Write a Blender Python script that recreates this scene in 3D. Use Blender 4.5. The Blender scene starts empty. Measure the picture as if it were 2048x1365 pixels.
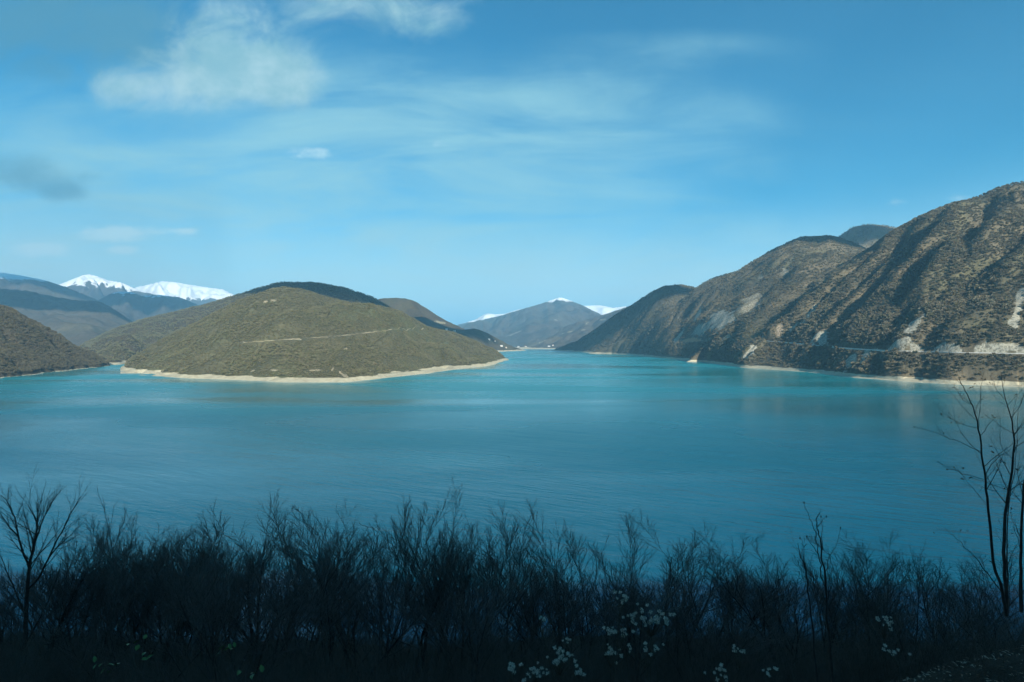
import bpy, math, random
import numpy as np
from mathutils import Vector, Matrix

# ------------------------------------------------------------------ camera, world, sun, exposure
F, CX, CY, H = 1138.0, 1024.0, 682.5, 70.0          # focal length and centre in photo pixels, eye height over the water
SUN_AZ, SUN_EL = 158.0, 25.0                         # degrees clockwise from the view axis (+Y), and above the horizon
sc = bpy.context.scene
col = sc.collection
cam_d = bpy.data.cameras.new('camera'); cam = bpy.data.objects.new('camera', cam_d); col.objects.link(cam)
cam_d.sensor_width = 36.0; cam_d.lens = 36.0 * F / 2048.0
cam_d.clip_start = 0.1; cam_d.clip_end = 120000.0
cam.location = (0, 0, H); cam.rotation_euler = (math.radians(90), 0, 0)
sc.camera = cam
sc.view_settings.view_transform = 'Standard'; sc.view_settings.look = 'None'
sc.view_settings.gamma = 1.0; sc.view_settings.use_curve_mapping = False
sc.view_settings.exposure = 0.80
sc.cycles.max_bounces = 4; sc.cycles.diffuse_bounces = 2; sc.cycles.glossy_bounces = 2; sc.cycles.use_adaptive_sampling = True; sc.cycles.adaptive_threshold = 0.025; sc.cycles.volume_bounces = 1
sc.cycles.transparent_max_bounces = 8

az, el = math.radians(SUN_AZ), math.radians(SUN_EL)
SUN = Vector((math.sin(az) * math.cos(el), math.cos(az) * math.cos(el), math.sin(el)))
sun_d = bpy.data.lights.new('sun', 'SUN'); sun_d.energy = 5.0; sun_d.angle = math.radians(0.5); sun_d.color = (1.0, 0.93, 0.80)
sun = bpy.data.objects.new('sun', sun_d); col.objects.link(sun)
sun.rotation_euler = SUN.to_track_quat('Z', 'Y').to_euler()


class NT:
    """small helper for node trees"""
    def __init__(s, tree): s.t = tree; s.n = tree.nodes; s.l = tree.links
    def node(s, kind, **kw):
        n = s.n.new(kind)
        for k, v in kw.items(): setattr(n, k, v)
        return n
    def put(s, sock, v):
        if v is None: return
        if hasattr(v, 'is_linked') or isinstance(v, bpy.types.NodeSocket): s.l.new(v, sock)
        else:
            try: sock.default_value = v
            except Exception: sock.default_value = (*v, 1.0)
    def math(s, op, a, b=None, c=None, clamp=False):
        n = s.node('ShaderNodeMath', operation=op, use_clamp=clamp)
        for i, v in enumerate((a, b, c)): s.put(n.inputs[i], v)
        return n.outputs[0]
    def vec(s, op, a, b=None):
        n = s.node('ShaderNodeVectorMath', operation=op)
        s.put(n.inputs[0], a); s.put(n.inputs[1], b)
        return n.outputs['Value'] if op in ('LENGTH', 'DOT_PRODUCT') else n.outputs[0]
    def ramp(s, v, a, b, c=0.0, d=1.0, smooth=True):
        n = s.node('ShaderNodeMapRange', interpolation_type='SMOOTHSTEP' if smooth else 'LINEAR')
        s.put(n.inputs[0], v); s.put(n.inputs[1], a); s.put(n.inputs[2], b); s.put(n.inputs[3], c); s.put(n.inputs[4], d)
        return n.outputs[0]
    def noise(s, vec, scale, detail=4, rough=0.55, dist=0.0):
        n = s.node('ShaderNodeTexNoise'); s.put(n.inputs['Vector'], vec)
        n.inputs['Scale'].default_value = scale; n.inputs['Detail'].default_value = detail
        n.inputs['Roughness'].default_value = rough; n.inputs['Distortion'].default_value = dist
        return n.outputs[0]
    def mix(s, f, a, b, blend='MIX'):
        n = s.node('ShaderNodeMix', data_type='RGBA', blend_type=blend)
        s.put(n.inputs[0], f); s.put(n.inputs[6], a); s.put(n.inputs[7], b)
        return n.outputs[2]
    def scale(s, vec, v):
        n = s.node('ShaderNodeVectorMath', operation='MULTIPLY'); s.put(n.inputs[0], vec); n.inputs[1].default_value = v
        return n.outputs[0]


def rgb(*c): return (*c, 1.0)

world = bpy.data.worlds.new('World'); sc.world = world; world.use_nodes = True
w = NT(world.node_tree); w.n.clear()
sky = w.node('ShaderNodeTexSky', sky_type='NISHITA', sun_disc=False)
sky.sun_elevation = el; sky.sun_rotation = az; sky.altitude = 900; sky.air_density = 1.0; sky.dust_density = 0.6; sky.ozone_density = 2.0
tc = w.node('ShaderNodeTexCoord'); D = tc.outputs['Generated']
sep = w.node('ShaderNodeSeparateXYZ'); w.l.new(D, sep.inputs[0]); dx, dy, dz = sep.outputs
skyc = w.mix(1.0, sky.outputs[0], rgb(0.10, 0.90, 1.08), 'MULTIPLY')
# thin high veil, laid out on a flat layer overhead
den = w.math('ADD', w.math('MAXIMUM', dz, 0.0), 0.12)
comb = w.node('ShaderNodeCombineXYZ'); w.put(comb.inputs[0], w.math('DIVIDE', dx, den)); w.put(comb.inputs[1], w.math('DIVIDE', dy, den))
veil_n = w.noise(w.scale(comb.outputs[0], (0.55, 1.3, 1.0)), 1.1, 5, 0.55, 0.6)
veil_b = w.noise(comb.outputs[0], 0.32, 2, 0.5)
veil = w.math('MULTIPLY', w.ramp(veil_n, 0.25, 0.85), w.ramp(veil_b, 0.30, 0.66))
CLOUD = rgb(2.7, 5.3, 6.0)
VEIL = (veil, veil_n)
# low cumulus: soft lumps on the sky's own directions
front = w.math('MAXIMUM', dy, 0.05)
uv = w.node('ShaderNodeCombineXYZ'); w.put(uv.inputs[0], w.math('DIVIDE', dx, front)); w.put(uv.inputs[1], w.math('DIVIDE', dz, front))
UV = uv.outputs[0]
wob = w.math('SUBTRACT', w.noise(w.scale(UV, (1.0, 1.4, 1.0)), 8.0, 9, 0.62, 0.5), 0.5)
wob2 = w.math('SUBTRACT', w.noise(w.scale(UV, (1.0, 2.0, 1.0)), 26.0, 5, 0.6, 0.3), 0.5)
infront = w.ramp(dy, 0.05, 0.2)
def lumps(items, lo, hi, k=0.9, which=None):
    """soft masses: a sum of round swells, broken up by noise"""
    out = None
    for px, py, rx, ry, a in items:
        c = ((px - CX) / F, (CY - py) / F, 0.0)
        d = w.vec('LENGTH', w.vec('MULTIPLY', w.vec('SUBTRACT', UV, c), (F / rx, F / ry, 0.0)))
        g = w.math('MULTIPLY', w.math('EXPONENT', w.math('MULTIPLY', w.math('MULTIPLY', d, d), -1.0)), a)
        out = g if out is None else w.math('ADD', out, g)
    edge = w.math('MULTIPLY_ADD', which or wob, k, out)
    return w.math('MULTIPLY', w.math('MULTIPLY', w.ramp(edge, lo, hi), w.ramp(out, 0.02, 0.55)), infront)
sheet = lumps([(480, 400, 820, 270, 1.15), (1100, 250, 480, 120, .65), (1150, 590, 1300, 130, .95), (1400, 90, 300, 40, .3)], 0.0, 1.1, 0.5)
streak = w.ramp(w.noise(w.scale(UV, (0.7, 3.6, 1.0)), 3.0, 6, 0.6, 0.5), 0.28, 0.72, 0.22, 1.0)
skyc = w.mix(w.math('MAXIMUM', w.math('MULTIPLY', VEIL[0], 0.18), w.math('MULTIPLY', w.math('MULTIPLY', sheet, streak), 0.95)), skyc, CLOUD)
skyc = w.mix(w.ramp(dz, 0.24, 0.0, 0.0, 0.88), skyc, rgb(6.2, 7.6, 7.0))      # pale air low over the horizon, all round
dark = lumps([(30, 40, 330, 110, 1.0), (330, 110, 210, 80, .55), (30, 345, 110, 46, .9), (130, 385, 55, 22, .8), (185, 352, 40, 14, .4)], 0.15, 1.1, 1.7)
white = lumps([(420, 110, 110, 80, 1.0), (250, 172, 80, 50, .95), (545, 140, 100, 62, 1.25), (600, 190, 60, 40, .55), (660, 0, 240, 48, .75), (850, 40, 90, 48, .6), (390, 190, 120, 50, .45)], 0.20, 1.20, 1.9)
small = lumps([(625, 308, 50, 17, .75), (880, 287, 20, 10, .6), (235, 467, 64, 17, 1.5), (80, 500, 62, 14, 1.5), (360, 464, 40, 8, 1.0), (240, 501, 36, 9, 1.2), (1290, 482, 22, 7, .4),
               (1920, 396, 60, 12, .5), (1795, 405, 30, 14, .4)], 0.15, 1.2, 2.0, wob2)
skyc = w.mix(w.math('MULTIPLY', dark, 0.72), skyc, rgb(0.75, 2.4, 3.4))
shade = w.ramp(w.noise(w.scale(UV, (1, 1.2, 1)), 7.0, 6, 0.6), 0.35, 0.65)
skyc = w.mix(w.math('MULTIPLY', white, 0.95), skyc, w.mix(shade, rgb(2.2, 4.3, 5.0), rgb(4.0, 5.9, 6.3)))
skyc = w.mix(w.math('MULTIPLY', small, 0.7), skyc, rgb(5.2, 7.2, 7.6))
bg = w.node('ShaderNodeBackground'); w.l.new(skyc, bg.inputs[0]); bg.inputs[1].default_value = 0.072
world.cycles.sampling_method = 'MANUAL'; world.cycles.sample_map_resolution = 512
wo = w.node('ShaderNodeOutputWorld'); w.l.new(bg.outputs[0], wo.inputs[0])

# ------------------------------------------------------------------ small tools
rng = np.random.default_rng(7)
def tag(o, label=None, cat=None, group=None, kind=None):
    for k, v in (('label', label), ('category', cat), ('group', group), ('kind', kind)):
        if v: o[k] = v
    return o

def smooth(a, b, x):
    t = np.clip((x - a) / (b - a), 0, 1); return t * t * (3 - 2 * t)

def perlin(x, y, seed=0):
    x = np.asarray(x, float); y = np.asarray(y, float)
    xi = np.floor(x).astype(np.int64); yi = np.floor(y).astype(np.int64)
    xf, yf = x - xi, y - yi
    def g(ix, iy):
        h = (ix * 374761393 + iy * 668265263 + seed * 1442695041) & 0x7fffffff
        h = ((h ^ (h >> 13)) * 1274126177) & 0x7fffffff
        h = h ^ (h >> 16)
        a = (h & 0xffff) / 65536.0 * 2 * math.pi
        return np.cos(a), np.sin(a)
    u = xf * xf * xf * (xf * (xf * 6 - 15) + 10); v = yf * yf * yf * (yf * (yf * 6 - 15) + 10)
    def dot(ix, iy, fx, fy):
        gx, gy = g(ix, iy); return gx * fx + gy * fy
    a = dot(xi, yi, xf, yf); b = dot(xi + 1, yi, xf - 1, yf)
    c = dot(xi, yi + 1, xf, yf - 1); d = dot(xi + 1, yi + 1, xf - 1, yf - 1)
    return (a + u * (b - a) + v * (c - a + u * (a - b - c + d))) * 1.5

def fbm(x, y, octv=4, seed=0, gain=0.5):
    s = 0; a = 1.0
    for o in range(octv):
        s = s + a * perlin(x * 2 ** o + o * 17.3, y * 2 ** o - o * 9.1, seed + o); a *= gain
    return s

def billow(x, y, octv=3, seed=0):
    s = 0; a = 1.0; t = 0
    for o in range(octv):
        s = s + a * (np.abs(perlin(x * 2 ** o + 5.2 * o, y * 2 ** o + 1.7 * o, seed + o)) * 2.2 - 0.75); t += a; a *= 0.45
    return s / t * 1.3

def mesh_from(name, verts, faces, mat=None, smooth_=True):
    me = bpy.data.meshes.new(name)
    verts = np.asarray(verts, np.float32); faces = np.asarray(faces, np.int32)
    me.vertices.add(len(verts)); me.vertices.foreach_set('co', verts.ravel())
    k = faces.shape[1]
    me.loops.add(faces.size); me.loops.foreach_set('vertex_index', faces.ravel())
    me.polygons.add(len(faces)); me.polygons.foreach_set('loop_start', np.arange(0, faces.size, k, dtype=np.int32))
    me.polygons.foreach_set('loop_total', np.full(len(faces), k, np.int32))
    me.update(calc_edges=True)
    me.polygons.foreach_set('use_smooth', np.full(len(faces), smooth_, bool))
    if mat: me.materials.append(mat)
    return me

def link(name, me, parent=None):
    o = bpy.data.objects.new(name, me); col.objects.link(o)
    if parent: o.parent = parent
    return o

def grid_faces(nu, nv):
    i = np.arange(nu * nv).reshape(nu, nv)
    return np.stack([i[:-1, :-1], i[1:, :-1], i[1:, 1:], i[:-1, 1:]], -1).reshape(-1, 4)

def new_mat(name):
    m = bpy.data.materials.new(name); m.use_nodes = True
    t = NT(m.node_tree); b = m.node_tree.nodes['Principled BSDF']
    return m, t, b

# ------------------------------------------------------------------ materials of the land
def land_material(name, wood, wood2, grass, rock, beach=(0.56, 0.51, 0.37), snow=None, snow_soft=160, fields=0.0, tex=1.0, beach_top=7.0, relief=0.35):
    m, t, b = new_mat(name)
    g = t.node('ShaderNodeNewGeometry'); P = g.outputs['Position']
    sp = t.node('ShaderNodeSeparateXYZ'); t.l.new(P, sp.inputs[0]); z = sp.outputs[2]
    n1 = t.noise(P, 0.004 / tex, 4, 0.6); n2 = t.noise(P, 0.02 / tex, 5, 0.62); n3 = t.noise(P, 0.13 / tex, 4, 0.7)
    c = t.mix(t.ramp(n2, 0.35, 0.65), rgb(*wood), rgb(*wood2))
    c = t.mix(t.math('MULTIPLY', t.ramp(n1, 0.48, 0.62), 0.75), c, rgb(*grass))
    c = t.mix(t.ramp(n3, 0.3, 0.75), c, t.mix(0.5, c, rgb(0.02, 0.02, 0.015)), 'MIX')
    at = t.node('ShaderNodeAttribute', attribute_name='bare'); bare = at.outputs['Fac']
    bare = t.ramp(t.math('ADD', bare, t.math('ADD', t.math('MULTIPLY', t.math('SUBTRACT', n3, 0.5), 1.3), t.math('MULTIPLY', t.math('SUBTRACT', t.noise(t.scale(P, (1, 1, 0.4)), 0.4 / tex, 5, 0.7), 0.5), 1.6))), 0.40, 0.75)
    rk = t.mix(t.ramp(t.noise(t.scale(P, (1, 1, 0.35)), 0.30 / tex, 6, 0.75), 0.38, 0.64), rgb(*rock), rgb(rock[0] * .38, rock[1] * .38, rock[2] * .38))
    at2 = t.node('ShaderNodeAttribute', attribute_name='tint')
    rk = t.mix(at2.outputs['Fac'], rk, rgb(0.42, 0.24, 0.13))
    c = t.mix(bare, c, rk)
    if fields:
        fm = t.math('MULTIPLY', t.ramp(t.noise(t.scale(P, (0.8, 1, 3)), 0.0060, 7, 0.7), 0.60, 0.70), fields)
        c = t.mix(fm, c, rgb(0.36, 0.33, 0.20))
    if beach:
        bz = t.math('ADD', z, t.math('MULTIPLY', t.math('SUBTRACT', n2, 0.5), 9.0))
        bc = t.mix(t.ramp(t.math('FRACT', t.math('MULTIPLY', z, 0.9)), 0.1, 0.9), rgb(*beach), rgb(beach[0] * .66, beach[1] * .66, beach[2] * .64))
        bc = t.mix(t.ramp(n3, 0.45, 0.75), bc, rgb(beach[0] * .55, beach[1] * .52, beach[2] * .48))
        c = t.mix(t.ramp(bz, beach_top, beach_top - 1.0), c, bc)
    if snow is not None:
        nz = t.node('ShaderNodeSeparateXYZ'); t.l.new(g.outputs['Normal'], nz.inputs[0])
        sv = t.math('ADD', z, t.math('MULTIPLY', t.math('SUBTRACT', t.noise(t.scale(P, (1, 1, 0.3)), 0.0035, 6, 0.68), 0.5), snow_soft * 2.2))
        sv = t.math('ADD', sv, t.math('MULTIPLY', t.math('SUBTRACT', nz.outputs[2], 0.85), 260.0))
        c = t.mix(t.ramp(sv, snow - 25, snow + 25), c, rgb(0.86, 0.88, 0.90))
    t.put(b.inputs['Base Color'], c); b.inputs['Roughness'].default_value = 0.95; b.inputs['Specular IOR Level'].default_value = 0.1
    bm = t.node('ShaderNodeBump'); bm.inputs['Strength'].default_value = relief; bm.inputs['Distance'].default_value = 6.0 * tex
    t.put(bm.inputs['Height'], t.math('ADD', n3, n2)); t.l.new(bm.outputs[0], b.inputs['Normal'])
    return m

M_mid = land_material('hill_ground_olive', (0.098, 0.096, 0.058), (0.135, 0.124, 0.072), (0.128, 0.138, 0.072), (0.42, 0.36, 0.24))
M_right = land_material('hill_ground_grey', (0.112, 0.098, 0.064), (0.170, 0.140, 0.090), (0.142, 0.134, 0.074), (0.40, 0.38, 0.30))
M_left = land_material('hill_ground_dim', (0.050, 0.046, 0.034), (0.068, 0.060, 0.042), (0.060, 0.060, 0.038), (0.30, 0.27, 0.20), beach_top=1.0)  # colour darkened overall in place of the gully shade on this hill
M_back = land_material('ridge_ground', (0.075, 0.062, 0.040), (0.10, 0.080, 0.048), (0.11, 0.10, 0.05), (0.36, 0.33, 0.22), tex=1.5)
M_far = land_material('far_ground', (0.080, 0.068, 0.052), (0.11, 0.092, 0.070), (0.13, 0.115, 0.075), (0.34, 0.31, 0.22), tex=3.0, fields=0.3)

def snow_mat(name, line, soft): return land_material(name, (0.07, 0.06, 0.05), (0.10, 0.085, 0.07), (0.10, 0.09, 0.065), (0.3, 0.28, 0.24), beach=None, snow=line, snow_soft=soft, tex=4.0)

# ------------------------------------------------------------------ hills
def gsmooth(a, s):
    if s <= 0: return a
    r = int(3 * s) + 1; k = np.exp(-0.5 * (np.arange(-r, r + 1) / s) ** 2); k /= k.sum()
    return np.convolve(np.pad(a, r, mode='edge'), k, 'valid')

class Hill:
    """a real hill: foot line, crest line and back in plan, ribs and gullies in world space"""
    def __init__(s, name, mat, sky_, foot, du=3.0, rows=140, back=0.6, prof=1.35, ribs=None, rough=(60, 6), soft=6, tree_h=0.0, py_foot=True, back_rows=30, seed=1, bank=0.0):
        s.name, s.mat = name, mat
        k = np.array(sky_, float); f = np.array(foot, float)
        s.u = np.arange(k[0, 0], k[-1, 0] + 0.1, du); s.du = du
        s.py = gsmooth(np.interp(s.u, k[:, 0], k[:, 1]), soft / du)
        s.Yc = gsmooth(np.interp(s.u, k[:, 0], k[:, 2]), 3 * soft / du)
        fy = f[:, 1].copy()
        if py_foot: fy = F * H / (fy - CY)
        s.Yf = gsmooth(np.interp(s.u, f[:, 0], fy), 1.2 * soft / du)
        s.Yf = np.minimum(s.Yf, s.Yc - 30)
        s.depth = s.Yc - s.Yf
        s.Yb = s.Yc + np.maximum(s.depth * back, 150)
        s.nf, s.nb = rows, back_rows
        v = np.concatenate([np.linspace(-0.06, 1, rows), 1 + np.linspace(0, 1, back_rows + 1)[1:]])
        s.v = v
        V = v[None, :]
        s.Y = np.where(V <= 1, s.Yf[:, None] + V * s.depth[:, None], s.Yc[:, None] + (V - 1) * (s.Yb - s.Yc)[:, None])
        s.X = (s.u[:, None] - CX) / F * s.Y
        sv = np.clip(V, 0, 1)
        p = 1 - (1 - sv) ** prof
        if bank: p = p * (1 - bank) + bank * smooth(0, 0.16, sv)
        p = np.where(V > 1, 1 - np.clip(V - 1, 0, 1) ** 1.6, p)
        s.disp = np.zeros_like(s.X)
        if ribs:
            L, amp, ang, stretch = ribs[:4]; q = math.radians(ang)
            a = s.X * math.cos(q) + s.Y * math.sin(q); b = -s.X * math.sin(q) + s.Y * math.cos(q)   # a runs down the slope
            wv = fbm(s.X / (L * 2.5), s.Y / (L * 2.5), 2, seed + 40) * 0.45
            r = billow(b / L + wv, a / (L * stretch), 3, seed)
            env = smooth(0.0, 0.10, sv) * (1 - 0.8 * smooth(0.72, 1.0, sv)) * (0.45 + 0.55 * smooth(0.0, 0.5, sv))
            if len(ribs) > 4: env = np.maximum(env, ribs[4] * smooth(0.0, 0.03, sv) * (1 - smooth(0.15, 0.4, sv)))
            s.disp = s.disp + amp * r * env
        Ln, An = rough
        s.disp = s.disp + An * fbm(s.X / Ln, s.Y / Ln, 4, seed + 9) * (0.35 + 0.65 * smooth(0, 0.2, sv)) * np.where(V < 0, 0.3, 1)
        zc = H + (CY - s.py) / F * s.Yc - tree_h
        goal = (CY - s.py) / F
        hv = np.where(V < 0, V * 6.0 / 0.06, 0.0)
        lim = s.v <= 1.25
        for it in range(6):
            zz = np.maximum(zc, 0)[:, None] * p + s.disp * np.clip(zc / 40.0, 0, 1)[:, None] + hv
            ang_ = ((zz + tree_h - H) / s.Y)[:, lim]
            j = ang_.argmax(1)
            err = goal - ang_[np.arange(len(s.u)), j]
            corr = gsmooth(err * s.Y[np.arange(len(s.u)), np.where(lim)[0][j]], 3 * soft / du / 2)
            zc = np.where(zc > 6, zc + 0.8 * corr, zc)
        zz = np.where(V > 1, np.where(zz < 0, zz, zz) - 12 * np.clip(V - 1, 0, 1), zz)
        low = np.clip(-zc, 0, 12)[:, None]
        s.Z = zz - low
        s.Z[0, :] = -12; s.Z[-1, :] = -12; s.Z[:, 0] = np.minimum(s.Z[:, 0], -6); s.Z[:, -1] = -12
        s.bare = np.zeros_like(s.Z); s.tint = np.zeros_like(s.Z); s.keep = np.ones_like(s.Z)
    def proj(s): return CX + s.X / s.Y * F, CY - (s.Z - H) / s.Y * F
    def column_hit(s, px, py):
        i = int(np.clip(round((px - s.u[0]) / s.du), 0, len(s.u) - 1))
        pys = CY - (s.Z[i] - H) / s.Y[i] * F
        ok = np.where((pys <= py) & (s.v <= 1.05))[0]
        j = ok[0] if len(ok) else s.nf - 1
        if j > 0 and pys[j - 1] != pys[j]:
            f = np.clip((pys[j - 1] - py) / (pys[j - 1] - pys[j]), 0, 1)
            return i, s.Y[i, j - 1] + f * (s.Y[i, j] - s.Y[i, j - 1])
        return i, s.Y[i, j]
    def patch(s, px, py, rx, ry, ang=0.0, amount=1.0, tint=0.0, jag=0.5, seed=3):
        U, W = s.proj(); a = math.radians(ang)
        ex, ey = U - px, W - py
        ax = (ex * math.cos(a) + ey * math.sin(a)) / rx; ay = (-ex * math.sin(a) + ey * math.cos(a)) / ry
        d = np.hypot(ax, ay) + jag * fbm(s.X / 25 + px, s.Y / 25, 3, seed)
        m = amount * (1 - smooth(0.55, 1.15, d)) * (s.v[None, :] <= 1.02)
        s.bare = np.maximum(s.bare, m)
        if tint: s.tint = np.maximum(s.tint, tint * (m > 0.2))
    def bench(s, line, width, cut=1.1, fill=0.9, rough_cut=0.9, whole=False, clear=5):
        """cut a level track into the slope along a line; returns its centre line in the world"""
        line = np.array(line, float)
        idx = np.where((s.u >= line[0, 0]) & (s.u <= line[-1, 0]))[0]; us = s.u[idx]
        pys = np.interp(us, line[:, 0], line[:, 1])
        Yr = gsmooth(np.array([s.column_hit(q, y)[1] for q, y in zip(us, pys)]), 16 / s.du)
        zr = gsmooth(H - (pys - CY) / F * Yr, 16 / s.du)
        pts = []
        for q, i, y0, z0 in zip(us, idx, Yr, zr):
            wt = float(smooth(0, 40, q - us[0]) * smooth(0, 40, us[-1] - q))
            d = s.Y[i] - y0; zz = s.Z[i]; h = width / 2
            dc = np.clip(d - h, 0, None); up = z0 + dc * cut + 22 * (dc / 17) ** 3 * (1 + 0.8 * fbm(np.array([q / 9.0]), np.array([1.7]), 3, 95)[0]); dn = z0 - np.clip(-d - h, 0, None) * fill
            flat = np.abs(d) <= h + 1
            nz_ = np.where(d > 0, np.where(d < h + 45, np.minimum(zz, up), zz), np.where(d > -h - 30, np.maximum(zz, dn), zz))
            nz_ = np.where(flat, z0, nz_)
            cutm = (d > 0) & (zz - nz_ > 0.6)
            sect = rough_cut * wt * float(smooth(-0.40, 0.15, fbm(np.array([q / 45.0]), np.array([3.3]), 2, 91))[0])
            if whole: sect = rough_cut * wt
            s.bare[i] = np.maximum(s.bare[i], np.where(cutm, sect, 0)); s.keep[i] = np.where((d < h + 5) & (d > -h - clear) & (wt > 0.3), 0, s.keep[i])
            s.Z[i] = zz * (1 - wt) + nz_ * wt
            pts.append(((s.u[i] - CX) / F * y0, y0, z0))
        return np.array(pts)
    def at(s, X, Y):
        """ground height and masks at world points"""
        u = CX + X / Y * F
        fi = np.clip((u - s.u[0]) / s.du, 0, len(s.u) - 1.001); i = fi.astype(int); a = fi - i
        yf = np.interp(u, s.u, s.Yf); yc = np.interp(u, s.u, s.Yc); yb = np.interp(u, s.u, s.Yb)
        v = np.where(Y <= yc, (Y - yf) / (yc - yf), 1 + (Y - yc) / (yb - yc))
        fj = np.clip(np.interp(v, s.v, np.arange(len(s.v))), 0, len(s.v) - 1.001); j = fj.astype(int); b = fj - j
        def bl(A): return (A[i, j] * (1 - a) + A[i + 1, j] * a) * (1 - b) + (A[i, j + 1] * (1 - a) + A[i + 1, j + 1] * a) * b
        return bl(s.Z), bl(s.bare), bl(s.keep), v
    def build(s, label=None):
        co = np.stack([s.X, s.Y, s.Z], -1).reshape(-1, 3)
        me = mesh_from(s.name, co, grid_faces(*s.X.shape), s.mat)
        for nm, arr in (('bare', s.bare), ('tint', s.tint)):
            a = me.attributes.new(nm, 'FLOAT', 'POINT'); a.data.foreach_set('value', arr.astype(np.float32).ravel())
        o = link(s.name, me); o['kind'] = 'structure'
        if label: o['label'] = label
        return o

hills = {}
def hill(*a, **k):
    h = Hill(*a, **k); hills[h.name] = h; return h

shoreR = [(1080, 702), (1105, 702), (1180, 706), (1268, 711), (1335, 718), (1382, 721.5), (1430, 728), (1455, 731), (1488, 736), (1558, 740), (1624, 746), (1715, 756), (1805, 763), (1902, 769), (2048, 775), (2400, 795), (2700, 805)]
# far snow mountains and far slopes
far = lambda Y, pts: [(a, b, Y) for a, b in pts]
hill('mountain_snow_ridge', snow_mat('snow_ridge', 1020, 190), far(15000, [(200, 640), (230, 592), (275, 574), (300, 569), (322, 563), (345, 564), (380, 570), (420, 576), (445, 579), (470, 591), (500, 600), (540, 620), (600, 650)]), [(200, 10500), (600, 10500)], rows=90, ribs=(650, 260, -40, 4), rough=(400, 60), soft=3, py_foot=False, seed=11)
hill('mountain_snow_peak', snow_mat('snow_peak', 1130, 220), far(12000, [(40, 640), (60, 592), (100, 574), (125, 567), (150, 557), (165, 551), (178, 549), (195, 553), (215, 561), (245, 566), (255, 571), (280, 582), (310, 590), (340, 600), (400, 650)]), [(40, 9000), (400, 9000)], rows=90, ribs=(700, 300, -60, 3), rough=(400, 60), soft=3, py_foot=False, seed=12)
hill('mountain_blue_ridge', snow_mat('blue_ridge', 790, 150), far(9000, [(130, 690), (150, 640), (190, 605), (219, 588), (237, 584), (261, 584), (285, 592), (319, 590), (363, 596), (384, 605), (404, 614), (440, 632), (480, 680)]), [(130, 6200), (480, 6200)], rows=80, ribs=(600, 200, -50, 3), rough=(350, 40), soft=4, py_foot=False, seed=13)
hill('mountain_left_ridge', snow_mat('left_ridge', 920, 120), far(8000, [(-420, 480), (-200, 520), (0, 545), (40, 551), (90, 561), (130, 574), (190, 598), (240, 626), (290, 660), (330, 700)]), [(-420, 5600), (330, 5600)], rows=80, ribs=(700, 130, -60, 3), rough=(450, 30), soft=4, py_foot=False, seed=14)
hill('mountain_dark_slope', M_far, far(5500, [(-420, 520), (-200, 552), (0, 578), (50, 581), (100, 592), (150, 601), (195, 602), (220, 613), (250, 633), (285, 657), (320, 685), (350, 720)]), [(-420, 2700), (350, 3200)], rows=110, ribs=(420, 90, -40, 3), rough=(260, 20), soft=6, py_foot=False, seed=15)
hill('mountain_snow_left_of_peak', snow_mat('snow_far_left', 560, 80), far(15000, [(880, 690), (892, 662), (915, 650), (930, 646), (950, 640), (965, 631), (975, 627), (990, 629), (1010, 628), (1030, 621), (1050, 617), (1080, 612), (1100, 625), (1120, 660)]), [(880, 12000), (1120, 12000)], rows=60, ribs=(500, 90, -90, 4), rough=(300, 30), soft=2, du=2, py_foot=False, seed=16)
hill('mountain_snow_right_of_peak', snow_mat('snow_far_right', 560, 60), far(15000, [(1130, 660), (1140, 625), (1165, 612), (1200, 611), (1225, 616), (1250, 613), (1280, 620), (1320, 640), (1350, 690)]), [(1130, 12000), (1350, 12000)], rows=60, ribs=(600, 60, -90, 4), rough=(300, 25), soft=2, du=2, py_foot=False, seed=17)
hill('mountain_peak', snow_mat('valley_peak', 815, 50), far(11000, [(870, 700), (890, 667), (915, 653), (950, 643), (1000, 632), (1050, 617), (1085, 607), (1110, 598), (1119, 595), (1128, 597), (1160, 609), (1195, 626), (1250, 650), (1320, 700)]), [(870, 6500), (1320, 6500)], rows=120, du=2, ribs=(700, 140, -90, 3), rough=(380, 35), soft=3, py_foot=False, seed=18)
hill('mountain_valley_slope', M_far, far(7600, [(985, 712), (1010, 702), (1040, 689), (1070, 676), (1110, 660), (1150, 646), (1200, 632), (1240, 619), (1275, 606), (1320, 600), (1400, 600), (1450, 620)]), [(985, 4860), (1450, 4860)], rows=110, du=2, ribs=(420, 60, -110, 3), rough=(250, 16), soft=4, py_foot=False, seed=19, prof=1.15)
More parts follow.
